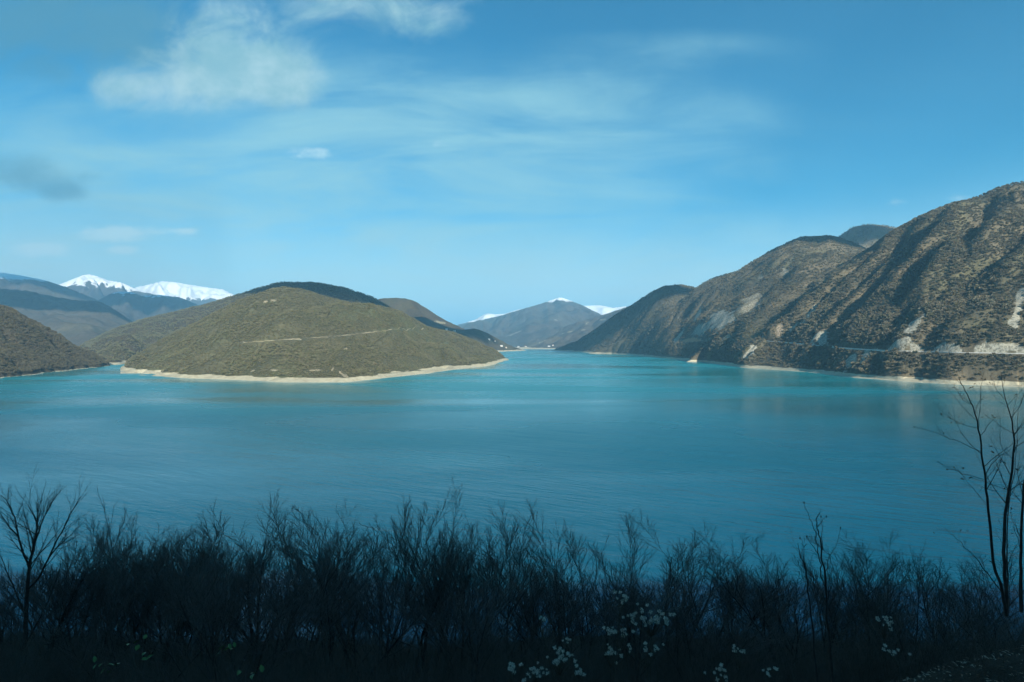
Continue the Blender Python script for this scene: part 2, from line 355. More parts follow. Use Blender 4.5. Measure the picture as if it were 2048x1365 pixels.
# ridges behind the peninsula
hill('ridge_behind', M_back, [(110, 745, 2600), (150, 700, 2680), (165, 690, 2700), (230, 657, 2800), (300, 636, 2900), (400, 612, 3000), (470, 592, 3000), (520, 576, 3000), (560, 565, 3000), (600, 565, 3000), (640, 567, 3000), (690, 576, 3100), (750, 597, 3200), (790, 622, 3300), (840, 660, 3300), (900, 710, 3300)], [(110, 1650), (235, 1650), (300, 2050), (900, 2300)], rows=130, ribs=(200, 34, -35, 3), rough=(130, 9), py_foot=False, seed=20)
hill('ridge_far_right', M_back, far(4200, [(680, 700), (715, 640), (740, 606), (760, 597), (800, 596), (825, 600), (850, 615), (880, 635), (905, 648), (925, 656), (960, 677), (1000, 705)]), [(680, 3350), (1000, 3600)], rows=90, ribs=(260, 40, -60, 3), rough=(150, 10), py_foot=False, seed=21)
hill('spur_dark', M_back, [(760, 660, 3600), (790, 638, 3600), (820, 634, 3600), (850, 634, 3600), (870, 645, 3650), (900, 656, 3700), (925, 660, 3750), (950, 657, 3800), (970, 664, 3900), (1000, 680, 4000), (1020, 691, 4100), (1040, 698, 4200), (1062, 704, 4300)], [(760, 2900), (930, 3200), (1000, 3750), (1040, 4050), (1062, 4200)], rows=90, ribs=(200, 26, -50, 3), rough=(120, 8), soft=4, du=2, py_foot=False, seed=22)
# right-hand hills, far to near
hill('hill_right_knob', M_right, far(3800, [(1620, 540), (1640, 502), (1680, 471), (1703, 454), (1730, 448), (1760, 449), (1795, 455), (1900, 490), (1950, 540)]), [(1620, 2950), (1950, 2950)], rows=50, du=4, ribs=(220, 30, 200, 3), rough=(120, 8), py_foot=False, tree_h=4, seed=23)
R3 = hill('hill_right_far', M_right, [(1078, 712, 4200), (1105, 699, 4150), (1150, 684, 4000), (1180, 665, 3900), (1200, 652, 3800), (1220, 636, 3700), (1255, 615, 3600), (1280, 598, 3500), (1310, 580, 3400), (1330, 571, 3400), (1360, 569, 3400), (1385, 573, 3400), (1420, 592, 3400), (1480, 650, 3400), (1520, 720, 3400)], shoreR, rows=130, ribs=(170, 28, 204, 3, .3), rough=(110, 7), tree_h=4, seed=24)
R2 = hill('hill_right_middle', M_right, [(1140, 722, 3300), (1165, 709, 3250), (1190, 702, 3200), (1230, 686, 3100), (1290, 655, 3000), (1330, 632, 2900), (1360, 605, 2900), (1385, 580, 2900), (1410, 563, 2900), (1434, 552, 2900), (1467, 545, 2900), (1501, 525, 2900), (1550, 496, 2900), (1602, 473, 2900), (1666, 471, 2900), (1720, 490, 2900), (1800, 540, 2900), (1850, 640, 2900)], shoreR, rows=170, ribs=(190, 30, 204, 3, .3), rough=(110, 8), tree_h=4, seed=25)
R1 = hill('hill_right_near', M_right, [(1345, 738, 1880), (1370, 724, 1890), (1398, 704, 1900), (1420, 679, 1930), (1467, 645, 1950), (1535, 612, 1960), (1585, 588, 1950), (1636, 558, 1930), (1686, 531, 1900), (1737, 497, 1880), (1794, 455, 1850), (1838, 435, 1820), (1872, 418, 1800), (1905, 406, 1780), (1939, 398, 1760), (1973, 386, 1740), (2006, 372, 1720), (2048, 362, 1700), (2150, 335, 1680), (2400, 300, 1600), (2700, 340, 1500)], shoreR, du=2.0, rows=300, ribs=(160, 58, 208, 4.0, .5), rough=(60, 5), tree_h=4, seed=26, bank=0.06)
# left hill and the peninsula in the middle
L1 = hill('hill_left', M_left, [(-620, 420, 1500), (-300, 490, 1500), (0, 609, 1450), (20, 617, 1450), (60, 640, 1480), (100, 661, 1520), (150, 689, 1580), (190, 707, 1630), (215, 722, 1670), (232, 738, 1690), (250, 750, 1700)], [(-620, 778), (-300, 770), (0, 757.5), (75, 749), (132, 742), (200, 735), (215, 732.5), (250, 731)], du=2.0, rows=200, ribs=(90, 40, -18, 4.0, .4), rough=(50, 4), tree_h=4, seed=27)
MID = hill('hill_peninsula', M_mid, [(205, 752, 1490), (235, 739, 1480), (260, 716, 1500), (300, 690, 1560), (400, 640, 1680), (480, 598, 1750), (540, 578, 1750), (565, 573, 1750), (600, 577, 1750), (655, 593, 1780), (700, 605, 1800), (750, 608, 1850), (796, 619, 1950), (825, 635, 2000), (860, 655, 2050), (904, 663, 2080), (948, 680, 2120), (992, 700, 2130), (1012, 714, 2130), (1024, 722, 2140), (1036, 728, 2150)], [(180, 748), (225, 747), (350, 756), (512, 762), (561, 765), (693, 765), (743, 760), (860, 747), (948, 735), (975, 732.5), (1000, 726), (1024, 721), (1060, 719)], du=2.0, rows=260, ribs=(150, 36, -95, 4.0, .15), rough=(45, 3.5), tree_h=3, seed=28)

# lake road along the right shore, track across the peninsula, bare scars and slips
road_line = R1.bench([(1426, 683), (1460, 680), (1500, 681), (1560, 684), (1600, 688), (1650, 693), (1720, 699), (1800, 703), (1900, 706), (2048, 708.5), (2200, 710), (2400, 712)], 11.0, cut=1.5)
def drape(h, line, half, clear=9.0):
    """a narrow track laid on the slope as it is; trees kept off it and off the strip below"""
    line = np.array(line, float); us = np.arange(line[0, 0], line[-1, 0], 2.0); py = np.interp(us, line[:, 0], line[:, 1]) + 0.5 * fbm(us / 30, us * 0 + 2.2, 2, 5)
    hw = half * np.clip(0.6 + 1.0 * fbm(us / 22, us * 0 + 7.7, 3, 6), 0.18, 1.3)
    def row(p):
        Yh = gsmooth(np.array([h.column_hit(q, y)[1] for q, y in zip(us, p)]), 2); X = (us - CX) / F * Yh
        return np.stack([X, Yh, h.at(X, Yh)[0] + 0.8], 1)
    a, b_ = row(py + hw), row(py - hw)
    U, W = h.proj(); yl = np.interp(U, us, py, left=-999, right=-999)
    h.keep = np.where((W - yl < 4.5) & (W - yl > -2.2), 0, h.keep)
    return np.stack([a, b_], 1).reshape(-1, 3), len(us)
track_v, track_n = drape(MID, [(478, 687), (520, 684), (560, 681), (640, 676), (700, 671), (760, 663), (800, 659), (850, 657)], 0.65)
road2_line = R2.bench([(1225, 678), (1300, 682), (1360, 684), (1400, 683), (1440, 680)], 12.0, cut=2.0)
for a in [(1645, 676, 20, 17, 0), (1830, 648, 34, 10, -50), (1795, 690, 26, 8, -30), (2035, 620, 12, 50, 15), (2010, 695, 60, 9, 0), (1480, 690, 14, 5, -40), (1700, 725, 10, 28, 30), (1725, 722, 7, 26, 32), (1555, 612, 14, 6, -40), (1620, 628, 26, 5, -52), (1590, 655, 22, 5, -45), (1500, 705, 7, 22, 35), (1960, 390, 0.1, 0.1, 0)]:
    R1.patch(*a)
R1.patch(1560, 660, 9, 18, 20, 0.6, 0.35)
for a in [(1440, 640, 34, 20, -20, 0.9), (1400, 660, 20, 12, -25, .9), (1345, 660, 6, 28, 32), (1358, 672, 6, 24, 32), (1395, 632, 5, 20, 30), (1320, 676, 10, 8, 0), (1500, 610, 40, 22, -30, .55), (1240, 672, 10, 2.5, 0), (1570, 545, 12, 10, 0, .6), (1520, 555, 9, 7, 0, .6), (1300, 700, 4, 22, 30)]:
    R2.patch(*a)
R2.patch(1382, 681, 18, 5, -5, 1.0, 1.0); R2.patch(1290, 678, 8, 5, 0, 1.0, 0.4)
for a in [(680, 745, 9, 3, 40), (665, 740, 6, 3, -60), (690, 752, 10, 3, 30), (630, 741, 16, 2.5, 0, .9), (550, 741, 9, 2.5, 0, .9), (505, 742, 6, 2, -20, .8), (692, 698, 6, 2.5, 0, .9), (530, 605, 8, 3, -30, .7), (545, 602, 6, 3, 0, .7), (760, 720, 4, 2, 0, .6), (740, 742, 5, 2, 0, .6)]:
    MID.patch(*a)
for a in [(90, 752, 16, 2, 0), (130, 742, 8, 2, 0)]: L1.patch(*a)
hills['ridge_far_right'].patch(880, 645, 12, 3, 10)
hills['mountain_valley_slope'].bare[:] = 0
for a in [(1075, 676, 14, 1.6, -18), (1085, 684, 12, 1.4, -24), (1124, 668, 6, 1.4, -12), (1140, 664, 8, 1.6, -12), (1167, 660, 6, 1.6, 0), (1175, 646, 5, 1.2, -20), (1205, 640, 12, 2, -5)]:
    hills['mountain_valley_slope'].patch(*a, jag=0.2)
for a in [(1030, 667, 22, 1.6, -22), (1115, 640, 8, 2, 0)]: hills['mountain_peak'].patch(*a, jag=0.2)
for h in hills.values(): h.build()

# the ground sheet under everything, and the lake
gx = np.array([-60000, -20000, -6000, -2000, 0, 2000, 6000, 20000, 60000.]); gy = np.array([-20000, -5000, 0, 2000, 4700, 4840, 4900, 9000, 20000, 60000.])
G = np.meshgrid(gx, gy, indexing='ij'); gz = np.where(G[1] > 4850, 1.2, -13.0)
gr = link('ground', mesh_from('ground', np.stack([G[0], G[1], gz], -1).reshape(-1, 3), grid_faces(len(gx), len(gy)), M_far, False)); gr['kind'] = 'structure'

m, t, b = new_mat('lake_water')
P = t.node('ShaderNodeNewGeometry').outputs['Position']
rot = t.node('ShaderNodeVectorRotate', rotation_type='Z_AXIS'); t.l.new(P, rot.inputs['Vector']); rot.inputs['Angle'].default_value = math.radians(28)
Pr = rot.outputs[0]
patchn = t.noise(t.scale(P, (0.5, 1.6, 1)), 0.0022, 4, 0.55, 0.4)
shade_noise = t.noise(t.scale(P, (0.7, 1.2, 1)), 0.0016, 4, 0.55, 0.5)
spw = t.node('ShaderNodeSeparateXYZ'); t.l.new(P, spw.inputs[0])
shade_ramp = t.ramp(t.math('MULTIPLY_ADD', t.math('SUBTRACT', shade_noise, 0.5), 900.0, spw.outputs[1]), 120, 1150)      # near water painted darker in place of shade, silty turquoise farther up
t.put(b.inputs['Base Color'], t.mix(shade_ramp, rgb(0.0005, 0.092, 0.150), rgb(0.003, 0.220, 0.250)))
b.inputs['IOR'].default_value = 1.333
t.put(b.inputs['Roughness'], t.ramp(patchn, 0.38, 0.62, 0.10, 0.34))
h1 = t.noise(t.scale(Pr, (0.30, 1.0, 1)), 0.26, 3, 0.6, 0.3)
h2 = t.noise(t.scale(Pr, (0.5, 1.0, 1)), 1.1, 3, 0.6)
h3 = t.noise(t.scale(Pr, (0.22, 1.0, 1)), 0.07, 3, 0.6, 0.2)
hh = t.math('ADD', t.math('MULTIPLY', h1, 1.0), t.math('ADD', t.math('MULTIPLY', h2, 0.22), t.math('MULTIPLY', h3, 2.2)))
bm = t.node('ShaderNodeBump'); t.put(bm.inputs['Strength'], t.ramp(patchn, 0.36, 0.64, 0.2, 1.0)); bm.inputs['Distance'].default_value = 0.55
t.put(bm.inputs['Height'], hh); t.l.new(bm.outputs[0], b.inputs['Normal'])
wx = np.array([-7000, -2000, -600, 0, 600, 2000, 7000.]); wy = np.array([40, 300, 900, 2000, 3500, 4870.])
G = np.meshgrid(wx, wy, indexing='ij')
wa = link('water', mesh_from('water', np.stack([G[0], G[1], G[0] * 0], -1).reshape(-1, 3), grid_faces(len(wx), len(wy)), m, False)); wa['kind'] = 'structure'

# the slope the viewer stands on: it falls to the lake in front and climbs to a high ridge behind
def slope_z(X, Y):
    X = np.asarray(X, float); Y = np.asarray(Y, float)
    front_ = H - 1.7 - 0.52 * Y
    up = np.clip(-Y - 9, 0, None)
    crest = 190 * np.exp(-(np.abs(X + 60) / 900) ** 3)
    climb = 0.56 * up
    back_ = H - 1.7 + 0.15 * np.clip(-Y, 0, 9) + np.minimum(climb, crest)
    back_ = np.where(up > 480, back_ - 0.45 * (up - 480), back_)
    z = np.where(Y > 0, front_, back_)
    z = z + 0.35 * fbm(X / 6, Y / 6, 3, 51) + 2.2 * fbm(X / 40, Y / 40, 3, 52) * smooth(25, 70, np.hypot(X, Y)) + 9 * fbm(X / 200, Y / 200, 3, 53) * smooth(60, 400, -Y)
    z = z + 1.55 * np.exp(-(((X - 9.0) / 3.4) ** 2 + ((Y - 8.6) / 3.2) ** 2))
    return z
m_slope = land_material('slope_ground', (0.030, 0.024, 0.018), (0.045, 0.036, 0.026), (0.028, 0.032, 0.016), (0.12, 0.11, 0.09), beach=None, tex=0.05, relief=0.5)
def spaced(a, b, fine, n): 
    t_ = np.linspace(-1, 1, n); return np.sign(t_) * (np.abs(t_) ** 3) * (b - a) / 2 + (a + b) / 2
sx = spaced(-1600, 1600, 1, 181)
sy = np.concatenate([-np.linspace(1, 0, 70)[:-1] ** 2.2 * 1500, np.linspace(0, 1, 110) ** 1.7 * 185])
G = np.meshgrid(sx, sy, indexing='ij')
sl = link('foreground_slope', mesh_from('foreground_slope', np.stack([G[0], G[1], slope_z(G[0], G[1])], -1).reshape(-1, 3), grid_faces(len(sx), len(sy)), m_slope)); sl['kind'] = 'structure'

# HAZE
hm = bpy.data.materials.new('haze_air'); hm.use_nodes = True; ht = hm.node_tree; ht.nodes.clear()
pv = ht.nodes.new('ShaderNodeVolumePrincipled'); ho = ht.nodes.new('ShaderNodeOutputMaterial'); ht.links.new(pv.outputs[0], ho.inputs['Volume'])
pv.inputs['Density Attribute'].default_value = ''; pv.inputs['Color Attribute'].default_value = ''; hm.cycles.homogeneous_volume = True; hm.cycles.volume_sampling = 'DISTANCE'
pv.inputs['Color'].default_value = (0.32, 0.70, 1.0, 1); pv.inputs['Density'].default_value = 6.4e-5; pv.inputs['Anisotropy'].default_value = 0.0
bx = np.array([[x, y, z] for x in (-61000, 61000) for y in (-21000, 61000) for z in (-15, 1760)], float)
hz = link('haze', mesh_from('haze', bx, [[0, 1, 3, 2], [4, 6, 7, 5], [0, 4, 5, 1], [2, 3, 7, 6], [0, 2, 6, 4], [1, 5, 7, 3]], hm, False)); hz['kind'] = 'stuff'

# clouds overhead, out of the photograph's frame, whose shadows lie on the lake and the far slopes
cm = bpy.data.materials.new('cloud_vapour'); cm.use_nodes = True; ct = cm.node_tree; ct.nodes.clear()
cv = ct.nodes.new('ShaderNodeVolumePrincipled'); co_ = ct.nodes.new('ShaderNodeOutputMaterial'); ct.links.new(cv.outputs[0], co_.inputs['Volume'])
cv.inputs['Density Attribute'].default_value = ''; cv.inputs['Color Attribute'].default_value = ''; cm.cycles.homogeneous_volume = True
cv.inputs['Color'].default_value = (0.98, 0.98, 0.98, 1); cv.inputs['Density'].default_value = 0.014
def cloud(px, py, Yt, rx, ry, rz=110.0, seed=0, alt=2700.0, spin=0.0):
    T = Vector(((px - CX) / F * Yt, Yt, H - (py - CY) / F * Yt)); C_ = T + SUN * ((alt - T.z) / SUN.z)
    a = np.linspace(0, 2 * math.pi, 41)[:-1]; e = np.linspace(-math.pi / 2, math.pi / 2, 21)
    A, E = np.meshgrid(a, e, indexing='ij')
    n = np.stack([np.cos(A) * np.cos(E), np.sin(A) * np.cos(E), np.sin(E)], -1)
    k = 1 + 0.35 * fbm(n[..., 0] * 2.1 + seed * 7, n[..., 1] * 2.1 + n[..., 2], 4, seed)
    # edges thin out so that the shadow has a soft rim
    V = n * k[..., None] * np.array([rx, ry, rz])
    idx = np.arange(A.size).reshape(A.shape); idx = np.vstack([idx, idx[:1]])
    f = np.stack([idx[:-1, :-1], idx[1:, :-1], idx[1:, 1:], idx[:-1, 1:]], -1).reshape(-1, 4)
    o = link('cloud', mesh_from('cloud', V.reshape(-1, 3), f, cm)); o.location = C_; o.rotation_euler[2] = spin; o['kind'] = 'stuff'
cloud(690, 588, 3050, 520, 330, 75, 3)
cloud(890, 650, 3650, 420, 200, 120, 4)
cloud(1190, 668, 3750, 230, 420, 120, 5)
cloud(1620, 492, 2750, 420, 190, 120, 6)
cloud(1725, 466, 3650, 300, 260, 60, 9)
cloud(150, 606, 5200, 1500, 950, 190, 7)
cloud(260, 600, 8500, 1700, 1000, 190, 8, alt=4600.0)

# ------------------------------------------------------------------ road, guard rail, houses
def plain(name, color, rough=0.8, var=0.0, scale=3.0, spec=0.3):
    m, t, b = new_mat(name)
    if var:
        P = t.node('ShaderNodeNewGeometry').outputs['Position']
        n = t.ramp(t.noise(P, scale, 5, 0.65), 0.3, 0.7, 1 - var, 1 + var)
        mx = t.node('ShaderNodeVectorMath', operation='SCALE'); mx.inputs[0].default_value = color; t.put(mx.inputs['Scale'], n)
        t.l.new(mx.outputs[0], b.inputs['Base Color'])
    else: b.inputs['Base Color'].default_value = (*color, 1)
    b.inputs['Roughness'].default_value = rough; b.inputs['Specular IOR Level'].default_value = spec
    return m

def strip(name, line, off0, off1, z0, z1, mat, zb=None):
    """a ribbon (or, with zb, a thin wall) along a line in plan"""
    line = np.asarray(line); d = np.gradient(line[:, :2], axis=0); d /= np.linalg.norm(d, axis=1, keepdims=True)
    nrm = np.stack([d[:, 1], -d[:, 0]], 1)
    a = np.column_stack([line[:, :2] + nrm * off0, line[:, 2] + z0]); b = np.column_stack([line[:, :2] + nrm * off1, line[:, 2] + z1])
    if zb is None:
        V = np.stack([a, b], 1).reshape(-1, 3); return mesh_from(name, V, grid_faces(len(line), 2), mat, False)
    c = b.copy(); c[:, 2] = line[:, 2] + zb; e = a.copy(); e[:, 2] = line[:, 2] + zb
    V = np.stack([a, b, c, e, a], 1).reshape(-1, 3)
    return mesh_from(name, V, grid_faces(len(line), 5), mat, False)

m_asphalt = plain('asphalt', (0.055, 0.055, 0.055), 0.9, 0.25, 0.4)
m_rail = plain('galvanised_rail', (0.62, 0.64, 0.64), 0.5, 0.1, 0.5)
m_conc = plain('weathered_concrete', (0.52, 0.51, 0.46), 0.9, 0.2, 0.4)
rd = link('road', strip('road', road_line, -4, 4, 0.06, 0.06, m_asphalt)); rd['kind'] = 'structure'
rd = link('track', mesh_from('track', track_v, grid_faces(track_n, 2), plain('pale_dirt', (0.33, 0.29, 0.20), 0.95, 0.35, 0.05))); rd['kind'] = 'structure'
rail_line = road_line[::4]
def lake_side(line):
    d = np.gradient(line[:, :2], axis=0); n = np.stack([d[:, 1], -d[:, 0]], 1)
    return 1 if np.mean(n[:, 0]) < 0 else -1
sd = lake_side(rail_line)
root = bpy.data.objects.new('guard_rail', None); col.objects.link(root); root.location = (0, 0, 0)
tag(root, 'long pale guard rail edging the lake road on the right-hand hill', 'guard rail')
o = link('parapet', strip('parapet', rail_line, sd * 4.3, sd * 4.8, 0.85, 0.85, m_conc, zb=-1.9), root)
o = link('rail', strip('rail', rail_line, sd * 4.45, sd * 4.6, 1.35, 1.35, m_rail, zb=0.95), root)
dense = np.stack([np.interp(np.linspace(0, len(road_line) - 1, 240), np.arange(len(road_line)), road_line[:, k]) for k in range(3)], 1)
dd = np.gradient(dense[:, :2], axis=0); dd /= np.linalg.norm(dd, axis=1, keepdims=True)
pp = np.column_stack([dense[:, 0] + dd[:, 1] * sd * 4.52, dense[:, 1] - dd[:, 0] * sd * 4.52, dense[:, 2]])
cube = np.array([[x, y, z] for x in (-.1, .1) for y in (-.1, .1) for z in (0.3, 1.25)]); cf = np.array([[0, 1, 3, 2], [4, 6, 7, 5], [0, 4, 5, 1], [2, 3, 7, 6], [0, 2, 6, 4], [1, 5, 7, 3]])
V = (pp[:, None, :] + cube[None]).reshape(-1, 3); Fc = (cf[None] + 8 * np.arange(len(pp))[:, None, None]).reshape(-1, 4)
o = link('posts', mesh_from('posts', V, Fc, m_rail, False), root); o['kind'] = 'stuff'

m_wallw = plain('house_wall_white', (0.72, 0.70, 0.64), 0.9, 0.1, 0.3); m_roofr = plain('house_roof_rust', (0.26, 0.12, 0.08), 0.8, 0.2, 0.5); m_roofg = plain('house_roof_tin', (0.55, 0.57, 0.58), 0.45, 0.1, 0.5)
m_dkwin = plain('house_window', (0.03, 0.035, 0.04), 0.2)
def house(px, py, h, w_, d_, ht_, roofm, label):
    hl = hills[h]; i, Y = hl.column_hit(px, py); X = (px - CX) / F * Y; z = float(hl.at(np.array([X]), np.array([Y]))[0][0])
    e = bpy.data.objects.new('house', None); col.objects.link(e); e.location = (X, Y, z - 0.5); e.rotation_euler[2] = random.Random(px).uniform(-.5, .5)
    tag(e, label, 'house', 'far houses round the lake'); w_, d_, ht_ = w_ * .6, d_ * .7, ht_ * .7
    def box(x0, x1, y0, y1, z0, z1): return np.array([[x, y, zz] for x in (x0, x1) for y in (y0, y1) for zz in (z0, z1)])
    link('wall', mesh_from('wall', box(-w_, w_, -d_, d_, -3, ht_), cf, m_wallw, False), e)
    a, b_, c = w_ + .6, d_ + .6, ht_
    rv = [(-a, -b_, c), (a, -b_, c), (a, b_, c), (-a, b_, c), (-a, 0, c + d_ * .7), (a, 0, c + d_ * .7)]
    me = bpy.data.meshes.new('roof'); me.from_pydata(rv, [], [(0, 1, 5, 4), (2, 3, 4, 5), (0, 4, 3), (1, 2, 5), (0, 3, 2, 1)]); me.materials.append(roofm)
    link('roof', me, e)
    for k in (-.55, 0, .55):
        link('window', mesh_from('window', box(k * w_ - .6, k * w_ + .6, -d_ - .06, -d_ + .05, ht_ * .45, ht_ * .8), cf, m_dkwin, False), e)
for a in [(893, 660, 'spur_dark', 11, 7, 8, m_roofg, 'white house with tin roof, upper of two beside the dark spur above the peninsula'),
          (909, 662, 'spur_dark', 12, 6, 7, m_roofr, 'white house with rusty roof just right of the tin-roofed one above the peninsula'),
          (978, 680, 'spur_dark', 10, 6, 8, m_roofg, 'small pale house high on the slope right of the dark spur'),
          (990, 683, 'spur_dark', 8, 6, 7, m_roofr, 'small pale house a little below and right of the highest one on the slope'),
          (1003, 693, 'spur_dark', 14, 7, 7, m_roofg, 'long pale house on the low spur above the peninsula tip'),
          (1012, 696, 'spur_dark', 9, 6, 7, m_roofr, 'pale house nearest the water on the low spur behind the peninsula tip'),
          (1037, 695, 'mountain_valley_slope', 16, 9, 9, m_roofg, 'white house at the left end of the far lake shore'),
          (1051, 694, 'mountain_valley_slope', 14, 9, 9, m_roofr, 'white house near the middle of the far lake shore'),
          (1098, 694, 'mountain_valley_slope', 18, 9, 9, m_roofg, 'long white house at the right end of the far lake shore'),
          (1106, 692, 'mountain_valley_slope', 12, 9, 10, m_roofr, 'white house half hidden behind the far point of the right-hand shore'),
          (262, 628, 'mountain_dark_slope', 17, 9, 12, m_roofg, 'white house on the blue slope left of the peninsula, left of two'),
          (272, 629, 'mountain_dark_slope', 16, 9, 11, m_roofg, 'white house on the blue slope left of the peninsula, right of two')]:
    house(*a)

# ------------------------------------------------------------------ woods on the hills (masses of bare trees)
def scatter(name, pts, scale, rotz, idx, sources, kind='stuff', label=None, tilt=None):
    src = bpy.data.collections.new(name + '_kinds')
    for k, me in enumerate(sources):
        so = bpy.data.objects.new('%s_kind_%02d' % (name, k), me); src.objects.link(so)
    me = bpy.data.meshes.new(name); me.vertices.add(len(pts)); me.vertices.foreach_set('co', np.asarray(pts, np.float32).ravel())
    for nm, tp, arr in (('sc', 'FLOAT', scale), ('rz', 'FLOAT', rotz), ('ix', 'INT', idx)):
        a = me.attributes.new(nm, tp, 'POINT'); a.data.foreach_set('value', np.asarray(arr, np.float32 if tp == 'FLOAT' else np.int32))
    o = link(name, me); o['kind'] = kind
    if label: o['label'] = label
    g = bpy.data.node_groups.new(name + '_scatter', 'GeometryNodeTree')
    g.interface.new_socket('Geometry', in_out='INPUT', socket_type='NodeSocketGeometry'); g.interface.new_socket('Geometry', in_out='OUTPUT', socket_type='NodeSocketGeometry')
    N = g.nodes; gi = N.new('NodeGroupInput'); go = N.new('NodeGroupOutput'); ins = N.new('GeometryNodeInstanceOnPoints'); ci = N.new('GeometryNodeCollectionInfo')
    ci.inputs['Collection'].default_value = src; ci.inputs['Separate Children'].default_value = True; ci.inputs['Reset Children'].default_value = True
    def attr(nm, tp):
        n = N.new('GeometryNodeInputNamedAttribute'); n.data_type = tp; n.inputs['Name'].default_value = nm; return n.outputs['Attribute']
    cx = N.new('ShaderNodeCombineXYZ'); g.links.new(attr('rz', 'FLOAT'), cx.inputs[2])
    g.links.new(gi.outputs[0], ins.inputs['Points']); g.links.new(ci.outputs[0], ins.inputs['Instance']); ins.inputs['Pick Instance'].default_value = True
    g.links.new(attr('ix', 'INT'), ins.inputs['Instance Index']); g.links.new(cx.outputs[0], ins.inputs['Rotation']); g.links.new(attr('sc', 'FLOAT'), ins.inputs['Scale'])
    g.links.new(ins.outputs[0], go.inputs[0])
    md = o.modifiers.new('scatter', 'NODES'); md.node_group = g
    return o

def wood_material(name, cols):
    m, t, b = new_mat(name)
    oi = t.node('ShaderNodeObjectInfo'); r = t.node('ShaderNodeValToRGB'); t.l.new(oi.outputs['Random'], r.inputs[0])
    r.color_ramp.interpolation = 'LINEAR'
    el_ = r.color_ramp.elements; el_[0].color = rgb(*cols[0]); el_[1].color = rgb(*cols[-1])
    for k, c in enumerate(cols[1:-1]): e = el_.new((k + 1) / (len(cols) - 1)); e.color = rgb(*c)
    t.l.new(r.outputs[0], b.inputs['Base Color']); b.inputs['Roughness'].default_value = 0.9; b.inputs['Specular IOR Level'].default_value = 0.1
    return m

def bare_crown(seed, mat, n=46, squat=1.0):
    n = int(n * 1.6)
    """a leafless tree about one unit tall: trunk and a round head of twig sprays"""
    r = np.random.default_rng(seed); V = []; Fa = []
    for k in range(3):
        a = k * 2.1; V += [(0.03 * math.cos(a), 0.03 * math.sin(a), -0.15)]
    V += [(0, 0, 0.6)]; Fa += [(0, 1, 3), (1, 2, 3), (2, 0, 3)]
    for k in range(n):
        a = r.uniform(0, 2 * math.pi); e = math.asin(r.uniform(-0.15, 1.0)); rad = r.uniform(0.65, 1.0)
        tip = np.array([math.cos(a) * math.cos(e) * 0.46 * rad * squat, math.sin(a) * math.cos(e) * 0.46 * rad * squat, 0.52 + 0.46 * math.sin(e) * rad])
        st = np.array([0, 0, r.uniform(0.2, 0.55)]) * 0.75 + tip * 0.25
        dvec = tip - st; s = np.cross(dvec, r.normal(size=3)); s /= np.linalg.norm(s) + 1e-6; wd = r.uniform(0.05, 0.10)
        mid = st + dvec * 0.65
        i = len(V); V += [tuple(st), tuple(mid + s * wd), tuple(tip), tuple(mid - s * wd)]; Fa += [(i, i + 1, i + 2), (i, i + 2, i + 3)]
    return mesh_from('bare_crown', np.array(V), np.array(Fa), mat, False)

def plant_hill(name, h, n, smin, smax, mat, kinds, vmax=1.06, umin=-80, umax=2130, seed=1, zmin=6.0, thin=None, label=None):
    r = np.random.default_rng(seed)
    cols_ok = (h.u > umin) & (h.u < umax)
    wgt = (h.Y[:, :-1] * np.diff(h.Y, axis=1)) * cols_ok[:, None] * (h.v[None, :-1] <= vmax) * (h.v[None, :-1] >= 0)
    wgt[-1] = 0
    p = (wgt / wgt.sum()).ravel()
    c = r.choice(p.size, n, p=p); i, j = np.divmod(c, wgt.shape[1])
    a, b_ = r.random(n), r.random(n)
    u = h.u[i] + a * h.du
    Y = h.Y[i, j] + b_ * (h.Y[i, j + 1] - h.Y[i, j]); X = (u - CX) / F * Y
    z, bare, keep, v = h.at(X, Y)
    ok = (z > zmin + 3.0 * fbm(X / 30, Y / 30, 2, 77)) & (bare + 0.25 * r.random(n) < 0.55) & (keep > 0.6)
    dens = 0.9 + 0.55 * fbm(X / 70, Y / 70, 3, seed + 3)
    if thin is not None: dens = dens * thin(X, Y, z, v)
    ok &= r.random(n) < dens
    X, Y, z = X[ok], Y[ok], z[ok]; k = len(X)
    s = (smin + (smax - smin) * r.random(k) ** 1.5) * (0.85 + 0.5 * np.clip(fbm(X / 90, Y / 90, 2, seed + 5), -.5, .7))
    return scatter(name, np.stack([X, Y, z - 0.1], 1), s, r.uniform(0, 6.28, k), r.integers(0, len(kinds), k), kinds, label=label)

m_w_mid = wood_material('bare_wood_olive', [(0.115, 0.112, 0.066), (0.170, 0.168, 0.098), (0.195, 0.182, 0.115), (0.145, 0.158, 0.080), (0.205, 0.178, 0.115)])
m_w_right = wood_material('bare_wood_grey', [(0.125, 0.110, 0.074), (0.195, 0.172, 0.115), (0.255, 0.222, 0.152), (0.165, 0.158, 0.088), (0.230, 0.182, 0.115)])
m_w_left = wood_material('bare_wood_dim', [(0.07, 0.064, 0.048), (0.11, 0.10, 0.074), (0.14, 0.128, 0.08), (0.09, 0.088, 0.056)])  # left woods darkened as well, standing in for shade
k_mid = [bare_crown(i, m_w_mid, 40, 1.25) for i in range(5)]
k_right = [bare_crown(20 + i, m_w_right, 48, 1.1) for i in range(6)]
k_left = [bare_crown(40 + i, m_w_left, 44, 1.15) for i in range(5)]
plant_hill('woodland_peninsula', MID, 56000, 3.0, 5.8, m_w_mid, k_mid, seed=1, zmin=7)
plant_hill('woodland_right_near', R1, 52000, 5.0, 10.5, m_w_right, k_right, seed=2, zmin=7,
           thin=lambda X, Y, z, v: 1 - 0.75 * smooth(0, 1, (CX + X / Y * F - 1860) / 120) * smooth(330, 400, z))
plant_hill('woodland_left', L1, 15000, 5.0, 10.0, m_w_left, k_left, umin=-40, seed=3, zmin=5)
